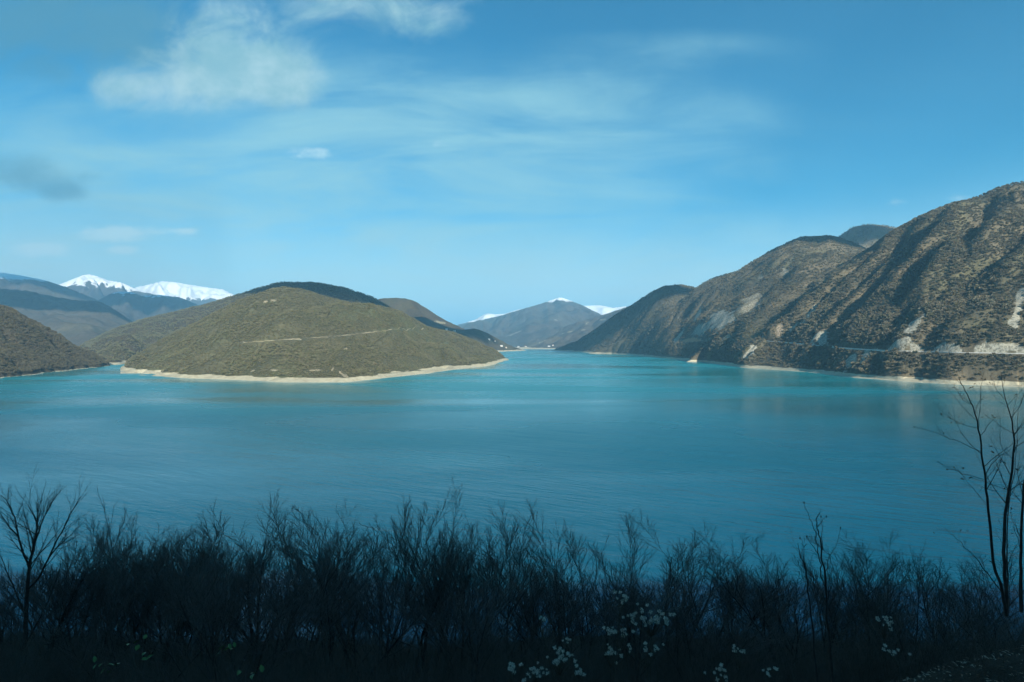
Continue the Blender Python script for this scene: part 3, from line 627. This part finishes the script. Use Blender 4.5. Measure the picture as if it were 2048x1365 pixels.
plant_hill('woodland_right_middle', R2, 42000, 5.0, 9.0, m_w_right, k_right, seed=4, zmin=7)
plant_hill('woodland_right_far', R3, 22000, 5.0, 9.0, m_w_right, k_right, seed=5, zmin=7)
plant_hill('woodland_right_knob', hills['hill_right_knob'], 4000, 6.0, 10.0, m_w_right, k_right, seed=6, zmin=7)
plant_hill('woodland_ridge_behind', hills['ridge_behind'], 26000, 5.0, 9.0, m_w_right, k_mid, seed=8, zmin=9)

# ------------------------------------------------------------------ bare trees in front of the viewer
def tube(paths, sides):
    """paths: list of (points, radii); returns verts, tri/quad faces as quads"""
    V, Fa, base = [], [], 0
    for pts, rad in paths:
        pts = np.asarray(pts, float); rad = np.asarray(rad, float); n = len(pts)
        d = np.gradient(pts, axis=0); d /= np.linalg.norm(d, axis=1, keepdims=True) + 1e-9
        ref = np.where(np.abs(d[:, 2:3]) > 0.9, np.array([[1., 0, 0]]), np.array([[0, 0, 1.]]))
        s1 = np.cross(d, ref); s1 /= np.linalg.norm(s1, axis=1, keepdims=True) + 1e-9; s2 = np.cross(d, s1)
        a = np.arange(sides) * 2 * math.pi / sides
        ring = pts[:, None, :] + rad[:, None, None] * (np.cos(a)[None, :, None] * s1[:, None, :] + np.sin(a)[None, :, None] * s2[:, None, :])
        V.append(ring.reshape(-1, 3))
        i = base + np.arange(n * sides).reshape(n, sides); j = np.roll(i, -1, axis=1)
        Fa.append(np.stack([i[:-1], j[:-1], j[1:], i[1:]], -1).reshape(-1, 4)); base += n * sides
    return np.concatenate(V), np.concatenate(Fa)

UP = np.array([0, 0, 1.0])
def limb(r, p, d, L, rad, nseg, wob, up, tip=0.25):
    pts = [np.array(p, float)]; d = np.array(d, float)
    for k in range(nseg):
        d = d + r.normal(size=3) * wob + UP * up; d /= np.linalg.norm(d)
        pts.append(pts[-1] + d * L / nseg)
    return np.array(pts), np.linspace(rad, rad * tip, nseg + 1)

def sprout(r, pts, rad, lo, n, ang, Lf, nseg, wob, up, rmin=0.0055, rf=0.55):
    out = []; n_ = len(pts) - 1
    L = np.linalg.norm(np.diff(pts, axis=0), axis=1).sum()
    for k in range(n):
        t_ = lo + (0.97 - lo) * (k + r.random()) / n; f = t_ * n_; i = min(int(f), n_ - 1); q = f - i
        p = pts[i] * (1 - q) + pts[i + 1] * q; d = pts[i + 1] - pts[i]; d /= np.linalg.norm(d)
        s = np.cross(d, r.normal(size=3)); s /= np.linalg.norm(s) + 1e-9
        a = ang * r.uniform(0.6, 1.35); dd = d * math.cos(a) + s * math.sin(a)
        out.append(limb(r, p, dd, L * Lf * (1.15 - 0.6 * t_) * r.uniform(0.7, 1.25), max(rmin, (rad[i] * (1 - q) + rad[i + 1] * q) * rf), nseg, wob, up))
    return out

def grow(seed, stems=1, height=5.0, lean=0.25, fork=0.35, ang=0.5, n1=7, n2=7, n3=6, rad=0.06, up=0.10, low=0.3):
    """returns trunk paths (stem and main limbs) and crown paths (branches and twigs)"""
    r = np.random.default_rng(seed); trunk, crown = [], []
    for k in range(stems):
        a = r.uniform(0, 6.28) + k * 6.28 / stems; tl = lean * (0.4 + 0.8 * r.random()) if stems > 1 else lean * 0.3 * r.random()
        d = np.array([math.cos(a) * tl, math.sin(a) * tl, 1.0]); d /= np.linalg.norm(d)
        off = np.array([math.cos(a), math.sin(a), 0]) * (0.06 * stems * r.random() if stems > 1 else 0)
        st = limb(r, off - UP * 0.3, d, height * r.uniform(0.72, 0.98), rad * r.uniform(.75, 1.1) / stems ** 0.3, 9, 0.055, up * 0.4, 0.12)
        trunk.append(st)
        for lb in sprout(r, st[0], st[1], low, n1, ang, 0.55, 7, 0.05, up):
            trunk.append(lb)
            for br in sprout(r, lb[0], lb[1], 0.18, n2, ang * 0.95, 0.5, 5, 0.035, up * 1.0):
                crown.append(br)
                crown += sprout(r, br[0], br[1], 0.15, n3, ang, 0.5, 3, 0.035, up * 0.8, 0.0036, 0.6)
        for br in sprout(r, st[0], st[1], 0.62, n2, ang * 0.8, 0.22, 4, 0.08, up):
            crown.append(br); crown += sprout(r, br[0], br[1], 0.15, n3, ang, 0.5, 3, 0.035, up * 0.8, 0.0036, 0.6)
    return trunk, crown

m_bark = plain('dark_bark', (0.040, 0.035, 0.031), 0.9, 0.35, 9.0, 0.15)
m_twig = plain('dark_twigs', (0.095, 0.083, 0.074), 0.9, 0.3, 6.0, 0.15)
m_under = plain('undergrowth_stems', (0.090, 0.076, 0.062), 0.9, 0.4, 4.0, 0.15)

def tree_meshes(paths_t, paths_c):
    vt, ft = tube(paths_t, 5); vc, fc = tube(paths_c, 3)
    return mesh_from('trunk', vt, ft, m_bark), mesh_from('crown', vc, fc, m_twig), max(vt[:, 2].max(), vc[:, 2].max())

VAR = {}
def variant(key, **kw):
    VAR[key] = tree_meshes(*grow(**kw))
for i in range(3): variant('fan%d' % i, seed=10 + i, stems=6, height=4.8, lean=0.42, ang=0.42, n1=6, n2=8, n3=7, rad=0.045, up=0.07)
for i in range(3): variant('upright%d' % i, seed=20 + i, stems=2, height=5.0, lean=0.20, ang=0.46, n1=10, n2=9, n3=8, rad=0.065, up=0.09)
for i in range(3): variant('round%d' % i, seed=30 + i, stems=2, height=4.4, lean=0.22, ang=0.62, n1=10, n2=10, n3=8, rad=0.06, up=0.06)
for i in range(2): variant('thin%d' % i, seed=40 + i, stems=2, height=5.0, lean=0.10, ang=0.30, n1=6, n2=4, n3=3, rad=0.035, up=0.14)
ORD = ['first', 'second', 'third', 'fourth', 'fifth', 'sixth', 'seventh', 'eighth', 'ninth', 'tenth', 'eleventh', 'twelfth', 'thirteenth', 'fourteenth', 'fifteenth', 'sixteenth', 'seventeenth', 'eighteenth', 'nineteenth', 'twentieth',
       'twenty-first', 'twenty-second', 'twenty-third', 'twenty-fourth', 'twenty-fifth', 'twenty-sixth', 'twenty-seventh', 'twenty-eighth', 'twenty-ninth', 'thirtieth', 'thirty-first', 'thirty-second', 'thirty-third', 'thirty-fourth', 'thirty-fifth', 'thirty-sixth', 'thirty-seventh', 'thirty-eighth', 'thirty-ninth', 'fortieth']
ORD += ['forty-' + o for o in ORD[:9]] + ['fiftieth'] + ['fifty-' + o for o in ORD[:9]]
def put_tree(px, py, Y, var, label, rz, group):
    X = (px - CX) / F * Y; z0 = float(slope_z(X, Y)); top = H - (py - (16 if px < 1350 else 4) - CY) / F * Y
    tr, cr, hmax = VAR[var]; s = max(top - z0, 1.5) / hmax
    e = bpy.data.objects.new('bare_tree', None); col.objects.link(e)
    e.location = (X, Y, z0); e.rotation_euler[2] = rz; e.scale = ((s * 0.5 + 0.5 * min(max(s, .8), 1.15)) * 1.5,) * 2 + (s,)
    tag(e, label, 'tree', group)
    for nm, me in (('trunk', tr), ('crown', cr)):
        o = link(nm, me, e)
    return e
KIND = {'forked': 'wide forked', 'fan': 'fan-shaped many-stemmed', 'upright': 'upright', 'round': 'round-headed', 'thin': 'thin sparse'}
tops = [(150, 1075, 24, 'round0', 1.0), (190, 1055, 22, 'upright1', 2.0), (238, 990, 23, 'thin0', 0.6), (292, 1030, 21, 'fan1', 0.2), (345, 1040, 24, 'round1', 2.2), (395, 1030, 22, 'upright0', 1.1), (452, 1035, 23, 'fan2', 3.1), (508, 1060, 22, 'round2', 0.3),
        (592, 990, 20, 'fan0', 1.3), (668, 1020, 22, 'upright2', 0.7), (715, 1030, 24, 'round0', 3.0), (765, 1003, 22, 'fan2', 0.1), (842, 1045, 23, 'round1', 1.7), (905, 1040, 21, 'upright0', 0.2), (948, 1016, 20, 'fan0', 2.6), (1030, 1058, 22, 'upright1', 0.5),
        (1105, 1070, 24, 'round2', 1.2), (1188, 1036, 20, 'fan1', 2.9), (1262, 1080, 23, 'upright2', 2.2), (1342, 1066, 22, 'round0', 0.8), (1405, 1095, 24, 'round1', 0.4), (1475, 1098, 22, 'upright0', 2.5), (1560, 1100, 24, 'round2', 2.0), (1660, 1068, 20, 'thin1', 1.9), (1712, 1058, 22, 'upright1', 3.3),
        (1770, 1085, 23, 'round0', 1.4), (1835, 1060, 21, 'thin0', 2.1), (1905, 1090, 23, 'round1', 2.8), (1965, 1110, 21, 'upright2', 0.1)]
for k, (px, py, Y, var, rz) in enumerate(tops):
    kd = KIND[var.rstrip('0123456789')]
    lab = '%s bare tree, %s from left among those topping the thicket against water' % (kd, ORD[k + 1])
    put_tree(px, py, Y, var, lab, rz, 'bare trees rising against the lake')
rr = random.Random(5)
fills = []
vs = ['fan0', 'fan1', 'fan2', 'round0', 'round1', 'round2', 'upright0', 'upright1', 'upright2']
for k in range(59):
    px = -20 + 2090 * (k + 0.5) / 59 + rr.uniform(-18, 18)
    fills.append((px, 1085 + 45 * (px / 2048) + rr.uniform(-25, 85), rr.uniform(12, 30), vs[rr.randrange(9)], rr.uniform(0, 6.28)))
for k, (px, py, Y, var, rz) in enumerate(fills):
    put_tree(px, py, Y, var, '%s low bare tree from the left in the dark lower tier of the thicket' % ORD[k], rz, 'low bare trees inside the thicket')

# trees whose stems can be followed one by one: drawn limb by limb
def pix(px, py, Y): return np.array([(px - CX) / F * Y, Y, H - (py - CY) / F * Y])
def traced(name, limbs, Y, label, cat, seed, leaf=0, twig=5, root_at=None, tilt=0.5, buds=False, thick=1.0, spread=1.0, tlen=1.0, wobble=1.0, tmin=0.0018):
    r = np.random.default_rng(seed); T, C = [], []; depth = {}
    for n_, (pts, r0, r1) in enumerate(limbs):
        pts = np.array(pts, float); m_ = len(pts)
        slope_y = r.uniform(-tilt, tilt) if n_ else 0.0
        P3 = []
        for k, (a, b_) in enumerate(pts):
            key = (round(a), round(b_)); y0 = depth.get((round(pts[0][0]), round(pts[0][1])), Y)
            yy = y0 + slope_y * k / max(m_ - 1, 1); depth.setdefault(key, yy); P3.append(pix(a, b_, yy))
        P3 = np.array(P3); tt = np.linspace(0, m_ - 1, (m_ - 1) * 3 + 1)
        Q = np.stack([np.interp(tt, np.arange(m_), P3[:, c]) for c in range(3)], 1)
        Q[1:-1] = (Q[:-2] + 2 * Q[1:-1] + Q[2:]) / 4
        Q[1:-1] += r.normal(size=(len(Q) - 2, 3)) * 0.008
        R_ = np.linspace(r0, r1, len(Q)) * thick; (T if r0 > 0.011 else C).append((Q, R_))
        if twig:
            for tw in sprout(r, Q, R_, 0.35 if n_ < 2 else 0.2, twig, 0.75 * spread, 0.22 * tlen, 4, 0.13 * wobble, 0.05, tmin, 0.5):
                C.append(tw); C += sprout(r, tw[0], tw[1], 0.25, 3 if tlen <= 1 else 6, 0.7 * spread, 0.4, 3, 0.15 * wobble, 0.04, tmin * 0.8, 0.7)
    base = limbs[0][0][0]; b0 = pix(base[0], base[1], Y)
    e = bpy.data.objects.new(name, None); col.objects.link(e); e.location = b0; tag(e, label, cat)
    vt, ft = tube(T, 6); vc, fc = tube(C, 3)
    link('trunk', mesh_from('trunk', vt - b0, ft, m_bark), e); link('crown', mesh_from('crown', vc - b0, fc, m_twig), e)
    tips = [c[0][-1] for c in C]
    if buds:
        bv, bf = tube([(np.array([p - UP * 0.02, p - UP * 0.008, p + UP * 0.006, p + UP * 0.012]), [0.002, 0.008, 0.008, 0.002]) for p in [c[0][-1] for c in C if len(c[0]) > 4]], 5)
        o = link('buds', mesh_from('buds', bv - b0, bf, m_bark), e); o['kind'] = 'stuff'
    for k in range(leaf):
        p = tips[r.integers(len(tips))] - b0
        o = link('leaf', LEAF, e); o.location = p; o.rotation_euler = r.uniform(-1.2, 1.2, 3); o.scale = (r.uniform(.5, 1.0),) * 3
    return e
lv = np.array([(0, 0, 0), (-.012, .02, .006), (0, .022, -.002), (.012, .02, .006), (-.010, .04, .004), (0, .045, -.004), (.010, .04, .004), (0, .066, -.010)])
LEAF = mesh_from('leaf', lv, np.array([(0, 2, 1), (0, 3, 2), (1, 2, 5), (1, 5, 4), (2, 3, 6), (2, 6, 5), (4, 5, 7), (5, 6, 7)]), plain('dead_leaf', (0.10, 0.055, 0.03), 0.8))
traced('bare_tree', [
    ([(46, 1380), (49, 1290), (51, 1233), (55, 1180), (58, 1136), (63, 1112), (71, 1081), (75, 1057), (71, 1037), (64, 1024), (51, 1006)], .075, .006),
    ([(58, 1136), (45, 1101), (37, 1074), (32, 1044), (22, 1017), (13, 1002), (2, 991)], .034, .006), ([(37, 1074), (20, 1055), (0, 1028), (-12, 1010)], .020, .006),
    ([(75, 1057), (76, 1026), (76, 1004)], .016, .005), ([(71, 1081), (88, 1035), (97, 1019), (110, 997), (121, 980)], .022, .005),
    ([(55, 1180), (77, 1158), (97, 1118), (112, 1085), (128, 1055), (141, 1028), (154, 1006), (162, 993)], .036, .006), ([(97, 1118), (117, 1092), (141, 1072), (163, 1048)], .020, .005),
    ([(51, 1233), (30, 1180), (12, 1140), (-5, 1100)], .03, .006), ([(49, 1290), (85, 1230), (105, 1180), (120, 1140)], .03, .006), ([(58, 1136), (66, 1090), (60, 1060), (50, 1030)], .018, .005)],
    19.0, 'wide forked bare tree with spreading limbs at the left edge of the shaded thicket', 'tree', 15, twig=17, spread=0.62, tlen=1.5, wobble=0.4, tmin=0.0042)
traced('bare_tree', [
    ([(2013, 1232), (2006, 1187), (1987, 1124), (1976, 1014), (1971, 960), (1965, 905), (1958, 857), (1947, 813), (1929, 780), (1918, 758)], .045, .005),
    ([(2013, 1232), (2013, 1179), (2006, 1106), (2009, 1025), (2018, 982), (2028, 923), (2028, 868), (2024, 835), (2009, 799), (2002, 745)], .055, .005),
    ([(2013, 1232), (2017, 1154), (2014, 1070), (2018, 996), (2030, 940), (2036, 880)], .022, .005),
    ([(2006, 1187), (1976, 1146), (1947, 1110), (1921, 1084), (1903, 1069), (1890, 1056)], .014, .004),
    ([(1976, 1014), (1943, 974), (1918, 945), (1909, 934)], .010, .003), ([(1971, 960), (1921, 947), (1896, 934), (1881, 930)], .010, .003),
    ([(1965, 905), (1910, 881), (1878, 868), (1841, 855)], .011, .003), ([(1958, 857), (1918, 848), (1889, 828), (1867, 806)], .010, .003),
    ([(1958, 857), (1960, 795), (1967, 745)], .010, .003), ([(1971, 960), (1991, 934), (2002, 916)], .009, .003),
    ([(2018, 982), (1976, 967), (1940, 956)], .011, .003), ([(2018, 982), (2035, 971), (2048, 960), (2070, 950)], .013, .004), ([(2028, 923), (2006, 901), (1998, 864), (2000, 830)], .010, .003),
    ([(2028, 868), (1987, 842), (1962, 824)], .010, .003), ([(2024, 835), (2042, 806), (2048, 788), (2056, 760)], .010, .003), ([(2009, 799), (1990, 775), (1980, 750)], .008, .003), ([(1947, 813), (1925, 800), (1905, 770)], .007, .003),
    ([(2028, 868), (2044, 850), (2062, 820)], .010, .003), ([(2018, 996), (2036, 962), (2052, 930)], .009, .003)],
    9.0, 'two-stemmed sparse tree with a few dead leaves on the bank at right edge', 'tree', 5, leaf=70, twig=10, thick=0.54)
traced('bare_tree', [([(2043, 1225), (2042, 1160), (2042, 1106), (2046, 996), (2054, 930), (2062, 860)], .040, .012), ([(2046, 996), (2035, 950), (2040, 900)], .010, .003), ([(2042, 1106), (2030, 1060), (2022, 1030)], .008, .003)],
       9.6, 'straight dark tree stem cut by the right edge, right of the two-stemmed tree', 'tree', 6, leaf=6, twig=5, thick=0.7)
traced('sapling', [
    ([(1676, 1470), (1668, 1365), (1655, 1260), (1652, 1182), (1652, 1142), (1645, 1126), (1645, 1100), (1640, 1077), (1635, 1054), (1632, 1041), (1642, 1019)], .016, .004),
    ([(1652, 1182), (1640, 1150), (1640, 1129), (1638, 1110), (1633, 1082), (1631, 1061), (1621, 1038), (1608, 1005)], .0105, .003),
    ([(1645, 1100), (1643, 1064), (1642, 1033)], .007, .0028), ([(1635, 1054), (1642, 1045), (1653, 1033)], .006, .0025), ([(1638, 1110), (1624, 1091), (1614, 1073)], .006, .0025),
    ([(1652, 1142), (1660, 1112), (1672, 1096), (1681, 1056)], .006, .0025)],
    7.0, 'slender knobbly sapling with few upright twigs, left of the right-edge tree', 'sapling', 7, twig=0, buds=True)
traced('sapling', [([(1640, 1460), (1630, 1300), (1618, 1200), (1612, 1147), (1608, 1129), (1600, 1107), (1597, 1091)], .012, .003), ([(1608, 1129), (1608, 1094), (1600, 1076)], .006, .0025), ([(1608, 1094), (1616, 1089)], .005, .0025)],
       7.3, 'shorter thin sapling just left of the taller knobbly sapling', 'sapling', 8, twig=0, buds=True)

# tangled undergrowth below the trees
def brush(seed, n=34):
    r = np.random.default_rng(seed); C = []
    for k in range(n):
        p = np.array([*(r.normal(size=2) * 0.42), -0.1]); d = np.array([*(r.normal(size=2) * 0.28), 1.0]); d /= np.linalg.norm(d)
        st = limb(r, p, d, r.uniform(0.8, 2.3), r.uniform(.004, .010), 6, 0.10, 0.0, 0.25); C.append(st)
        C += sprout(r, st[0], st[1], 0.2, 6, 0.6, 0.35, 3, 0.14, 0.03, 0.002, 0.6)
    v, f = tube(C, 3); return mesh_from('brush', v, f, m_under)
r = np.random.default_rng(12); n = 2600
Y = 6.0 + 60 * r.random(n) ** 1.3; X = (r.random(n) * 2 - 1) * (Y * 0.98 + 2)
bank = (X > 5.0) & (X < 15) & (Y < 11.0)
near_ = np.where(bank, 0.32, np.clip((Y - 4) / 7, 0.4, 1.1))
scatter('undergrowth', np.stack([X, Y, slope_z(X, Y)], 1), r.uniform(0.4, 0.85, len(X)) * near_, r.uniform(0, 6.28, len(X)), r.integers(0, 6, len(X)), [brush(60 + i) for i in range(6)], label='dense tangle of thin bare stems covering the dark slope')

# clematis with fluffy seed heads
def fluff(seed):
    r = np.random.default_rng(seed); V, Fa = [], []
    for k in range(40):
        d = r.normal(size=3); d[2] = d[2] * 0.8 + 0.25; d /= np.linalg.norm(d); s = np.cross(d, r.normal(size=3)); s /= np.linalg.norm(s)
        L = r.uniform(.6, 1.0); i = len(V); V += [tuple(d * .1 - s * .10), tuple(d * .1 + s * .10), tuple(d * L + s * .16), tuple(d * L - s * .16)]; Fa += [(i, i + 1, i + 2, i + 3)]
    return mesh_from('seed_head', np.array(V), np.array(Fa), m_fluff, False)
m_fluff = plain('seed_fluff', (0.46, 0.45, 0.38), 0.95)
heads = [fluff(80 + i) for i in range(4)]
m_vine = plain('vine_stem', (0.07, 0.055, 0.04), 0.9)
vines = [(1303, 1236, 44, 22, 30, 'largest mass of pale fluffy seed heads in the thicket, right of centre'),
         (1240, 1195, 13, 11, 7, 'small tuft of fluffy seed heads above and left of the largest mass'),
         (1238, 1264, 24, 9, 10, 'row of fluffy seed heads just below and left of the largest mass'),
         (1086, 1237, 8, 4, 4, 'tiny lone tuft of fluffy seed heads left of the largest mass'),
         (1120, 1316, 26, 18, 20, 'second largest clump of fluffy seed heads, below the tiny lone tuft'),
         (1137, 1283, 6, 8, 4, 'few fluffy seed heads just above the second largest clump'),
         (1072, 1342, 22, 18, 13, 'clump of fluffy seed heads at the bottom edge, left of the second largest clump'),
         (1024, 1335, 6, 12, 5, 'leftmost short column of fluffy seed heads near the bottom edge'),
         (1158, 1345, 12, 13, 8, 'fluffy seed heads at the bottom edge, right of the second largest clump'),
         (1222, 1303, 22, 16, 10, 'loose scatter of fluffy seed heads under the row below the largest mass'),
         (1290, 1300, 34, 16, 8, 'sparse fluffy seed heads under the largest mass'),
         (1440, 1340, 26, 18, 10, 'fluffy seed heads near the bottom edge, left of the saplings'),
         (1480, 1300, 16, 12, 5, 'few fluffy seed heads above those left of the saplings'),
         (1545, 1338, 22, 14, 6, 'fluffy seed heads at the bottom, between the left ones and the saplings'),
         (1768, 1246, 22, 18, 9, 'pale fluffy seed heads between the saplings and the dark bank'),
         (1800, 1300, 26, 14, 6, 'few fluffy seed heads below those by the dark bank')]
for k, (px, py, rx, ry, n, lab) in enumerate(vines):
    rq = random.Random(k + 90); Yv = rq.uniform(7.4, 8.6)
    c = pix(px, py, Yv); zg = float(slope_z(c[0], Yv))
    e = bpy.data.objects.new('clematis_vine', None); col.objects.link(e); e.location = (c[0], Yv, zg); tag(e, lab, 'clematis', 'clematis with fluffy seed heads')
    P = []
    org = np.array([c[0], Yv, zg]); rg = np.random.default_rng(k + 300)
    for j in range(int(n * 1.4)):
        q = pix(px + rq.gauss(0, .55) * rx, py + rq.gauss(0, .5) * ry, Yv + rq.gauss(0, .12)); hd = link('seed_head', heads[j % 4], e)
        hd.location = q - org; hd.rotation_euler = (rq.uniform(-.6, .6), rq.uniform(-.6, .6), rq.uniform(0, 6)); sz = rq.uniform(.018, .038); hd.scale = (sz, sz, sz)
        mid = (q + c) / 2 - UP * 0.12 + rg.normal(size=3) * .03; P.append((np.array([c - UP * 0.25, mid, q]) - org, [.005, .0035, .002]))
    for j in range(3):
        a = org + np.array([rq.uniform(-.3, .3), rq.uniform(-.2, .2), -.05]); mid = (a + c) / 2 + rg.normal(size=3) * .15
        P.append((np.array([a, mid, c - UP * .25]) - org, [.008, .006, .003]))
    v, f = tube(P, 4); link('stem', mesh_from('stem', v, f, m_vine), e)

# green bramble leaves low on the left
bl = np.array([(0, 0, 0), (-.022, .022, .008), (0, .03, -.003), (.022, .022, .008), (-.026, .05, .006), (0, .055, -.006), (.026, .05, .006), (0, .092, -.016)])
BLEAF = mesh_from('leaf', bl, np.array([(0, 2, 1), (0, 3, 2), (1, 2, 5), (1, 5, 4), (2, 3, 6), (2, 6, 5), (4, 5, 7), (5, 6, 7)]), plain('green_leaf', (0.045, 0.10, 0.022), 0.5))
for k, (px, py, n, lab) in enumerate([(215, 1338, 8, 'leftmost cluster of green bramble leaves at the bottom edge'), (265, 1303, 7, 'green bramble leaves above and right of the leftmost cluster'), (452, 1300, 7, 'green bramble leaves on an arching pale stem'), (488, 1356, 6, 'green bramble leaves at the bottom edge, below the arching stem')]):
    rq = random.Random(k + 40); c = pix(px, py, 7.6); zg = float(slope_z(c[0], 7.6)); org = np.array([c[0], 7.6, zg])
    e = bpy.data.objects.new('bramble', None); col.objects.link(e); e.location = org; tag(e, lab, 'bramble', 'green brambles in the thicket')
    P = [(np.array([[0, 0, -.1], [.1, 0, (c[2] - zg) * .6], c - org, c - org + np.array([-.25, 0, -.1])]), [.005, .004, .003, .002])]
    v, f = tube(P, 4); link('stem', mesh_from('stem', v, f, m_vine), e)
    for j in range(n):
        o = link('leaf', BLEAF, e); o.location = c - org + np.array([rq.gauss(0, .10), rq.gauss(0, .06), rq.gauss(0, .08)]); o.rotation_euler = (rq.uniform(-.5, 1.0), rq.uniform(-.6, .6), rq.uniform(0, 6.28)); o.scale = (rq.uniform(.8, 1.3),) * 3

# fallen branch and leaf litter on the bank at the right
r = np.random.default_rng(33)
def bank_pt(px, py, lift=0.03):
    ys = np.linspace(5, 16, 400); X = (px - CX) / F * ys; zz = H - (py - CY) / F * ys; g_ = slope_z(X, ys); k = np.argmax(zz <= g_); return np.array([X[k], ys[k], g_[k] + lift])
a, b_ = bank_pt(1938, 1293), bank_pt(2052, 1277)
org = (a + b_) / 2; pts = np.array([a + (b_ - a) * q + np.array([0, 0, .05 + .04 * math.sin(5 * q)]) for q in np.linspace(0, 1, 9)]) - org
v, f = tube([(pts, np.linspace(.022, .035, 9)), (pts[3:6] + np.array([[0, 0, 0], [.05, .05, -.05], [.1, .1, -.16]]), [.014, .010, .006])], 7)
fb = link('fallen_branch', mesh_from('fallen_branch', v, f, plain('weathered_wood', (0.24, 0.22, 0.19), 0.9, 0.3, 14))); fb.location = org
tag(fb, 'pale fallen branch lying across the dark bank below the right-edge tree', 'branch')
n = 3600; X = r.uniform(3.5, 14, n); Y = r.uniform(6, 13, n)
scatter('leaf_litter', np.stack([X, Y, slope_z(X, Y) + 0.03], 1), r.uniform(.4, 1.4, n), r.uniform(0, 6.28, n), r.integers(0, 2, n),
        [mesh_from('litter_leaf', lv, np.array([(0, 2, 1), (0, 3, 2), (1, 2, 5), (1, 5, 4), (2, 3, 6), (2, 6, 5), (4, 5, 7), (5, 6, 7)]), plain('litter_%d' % i, c, 0.8)) for i, c in enumerate([(0.28, 0.24, 0.18), (0.12, 0.08, 0.05)])], label='fallen leaves strewn over the bank')
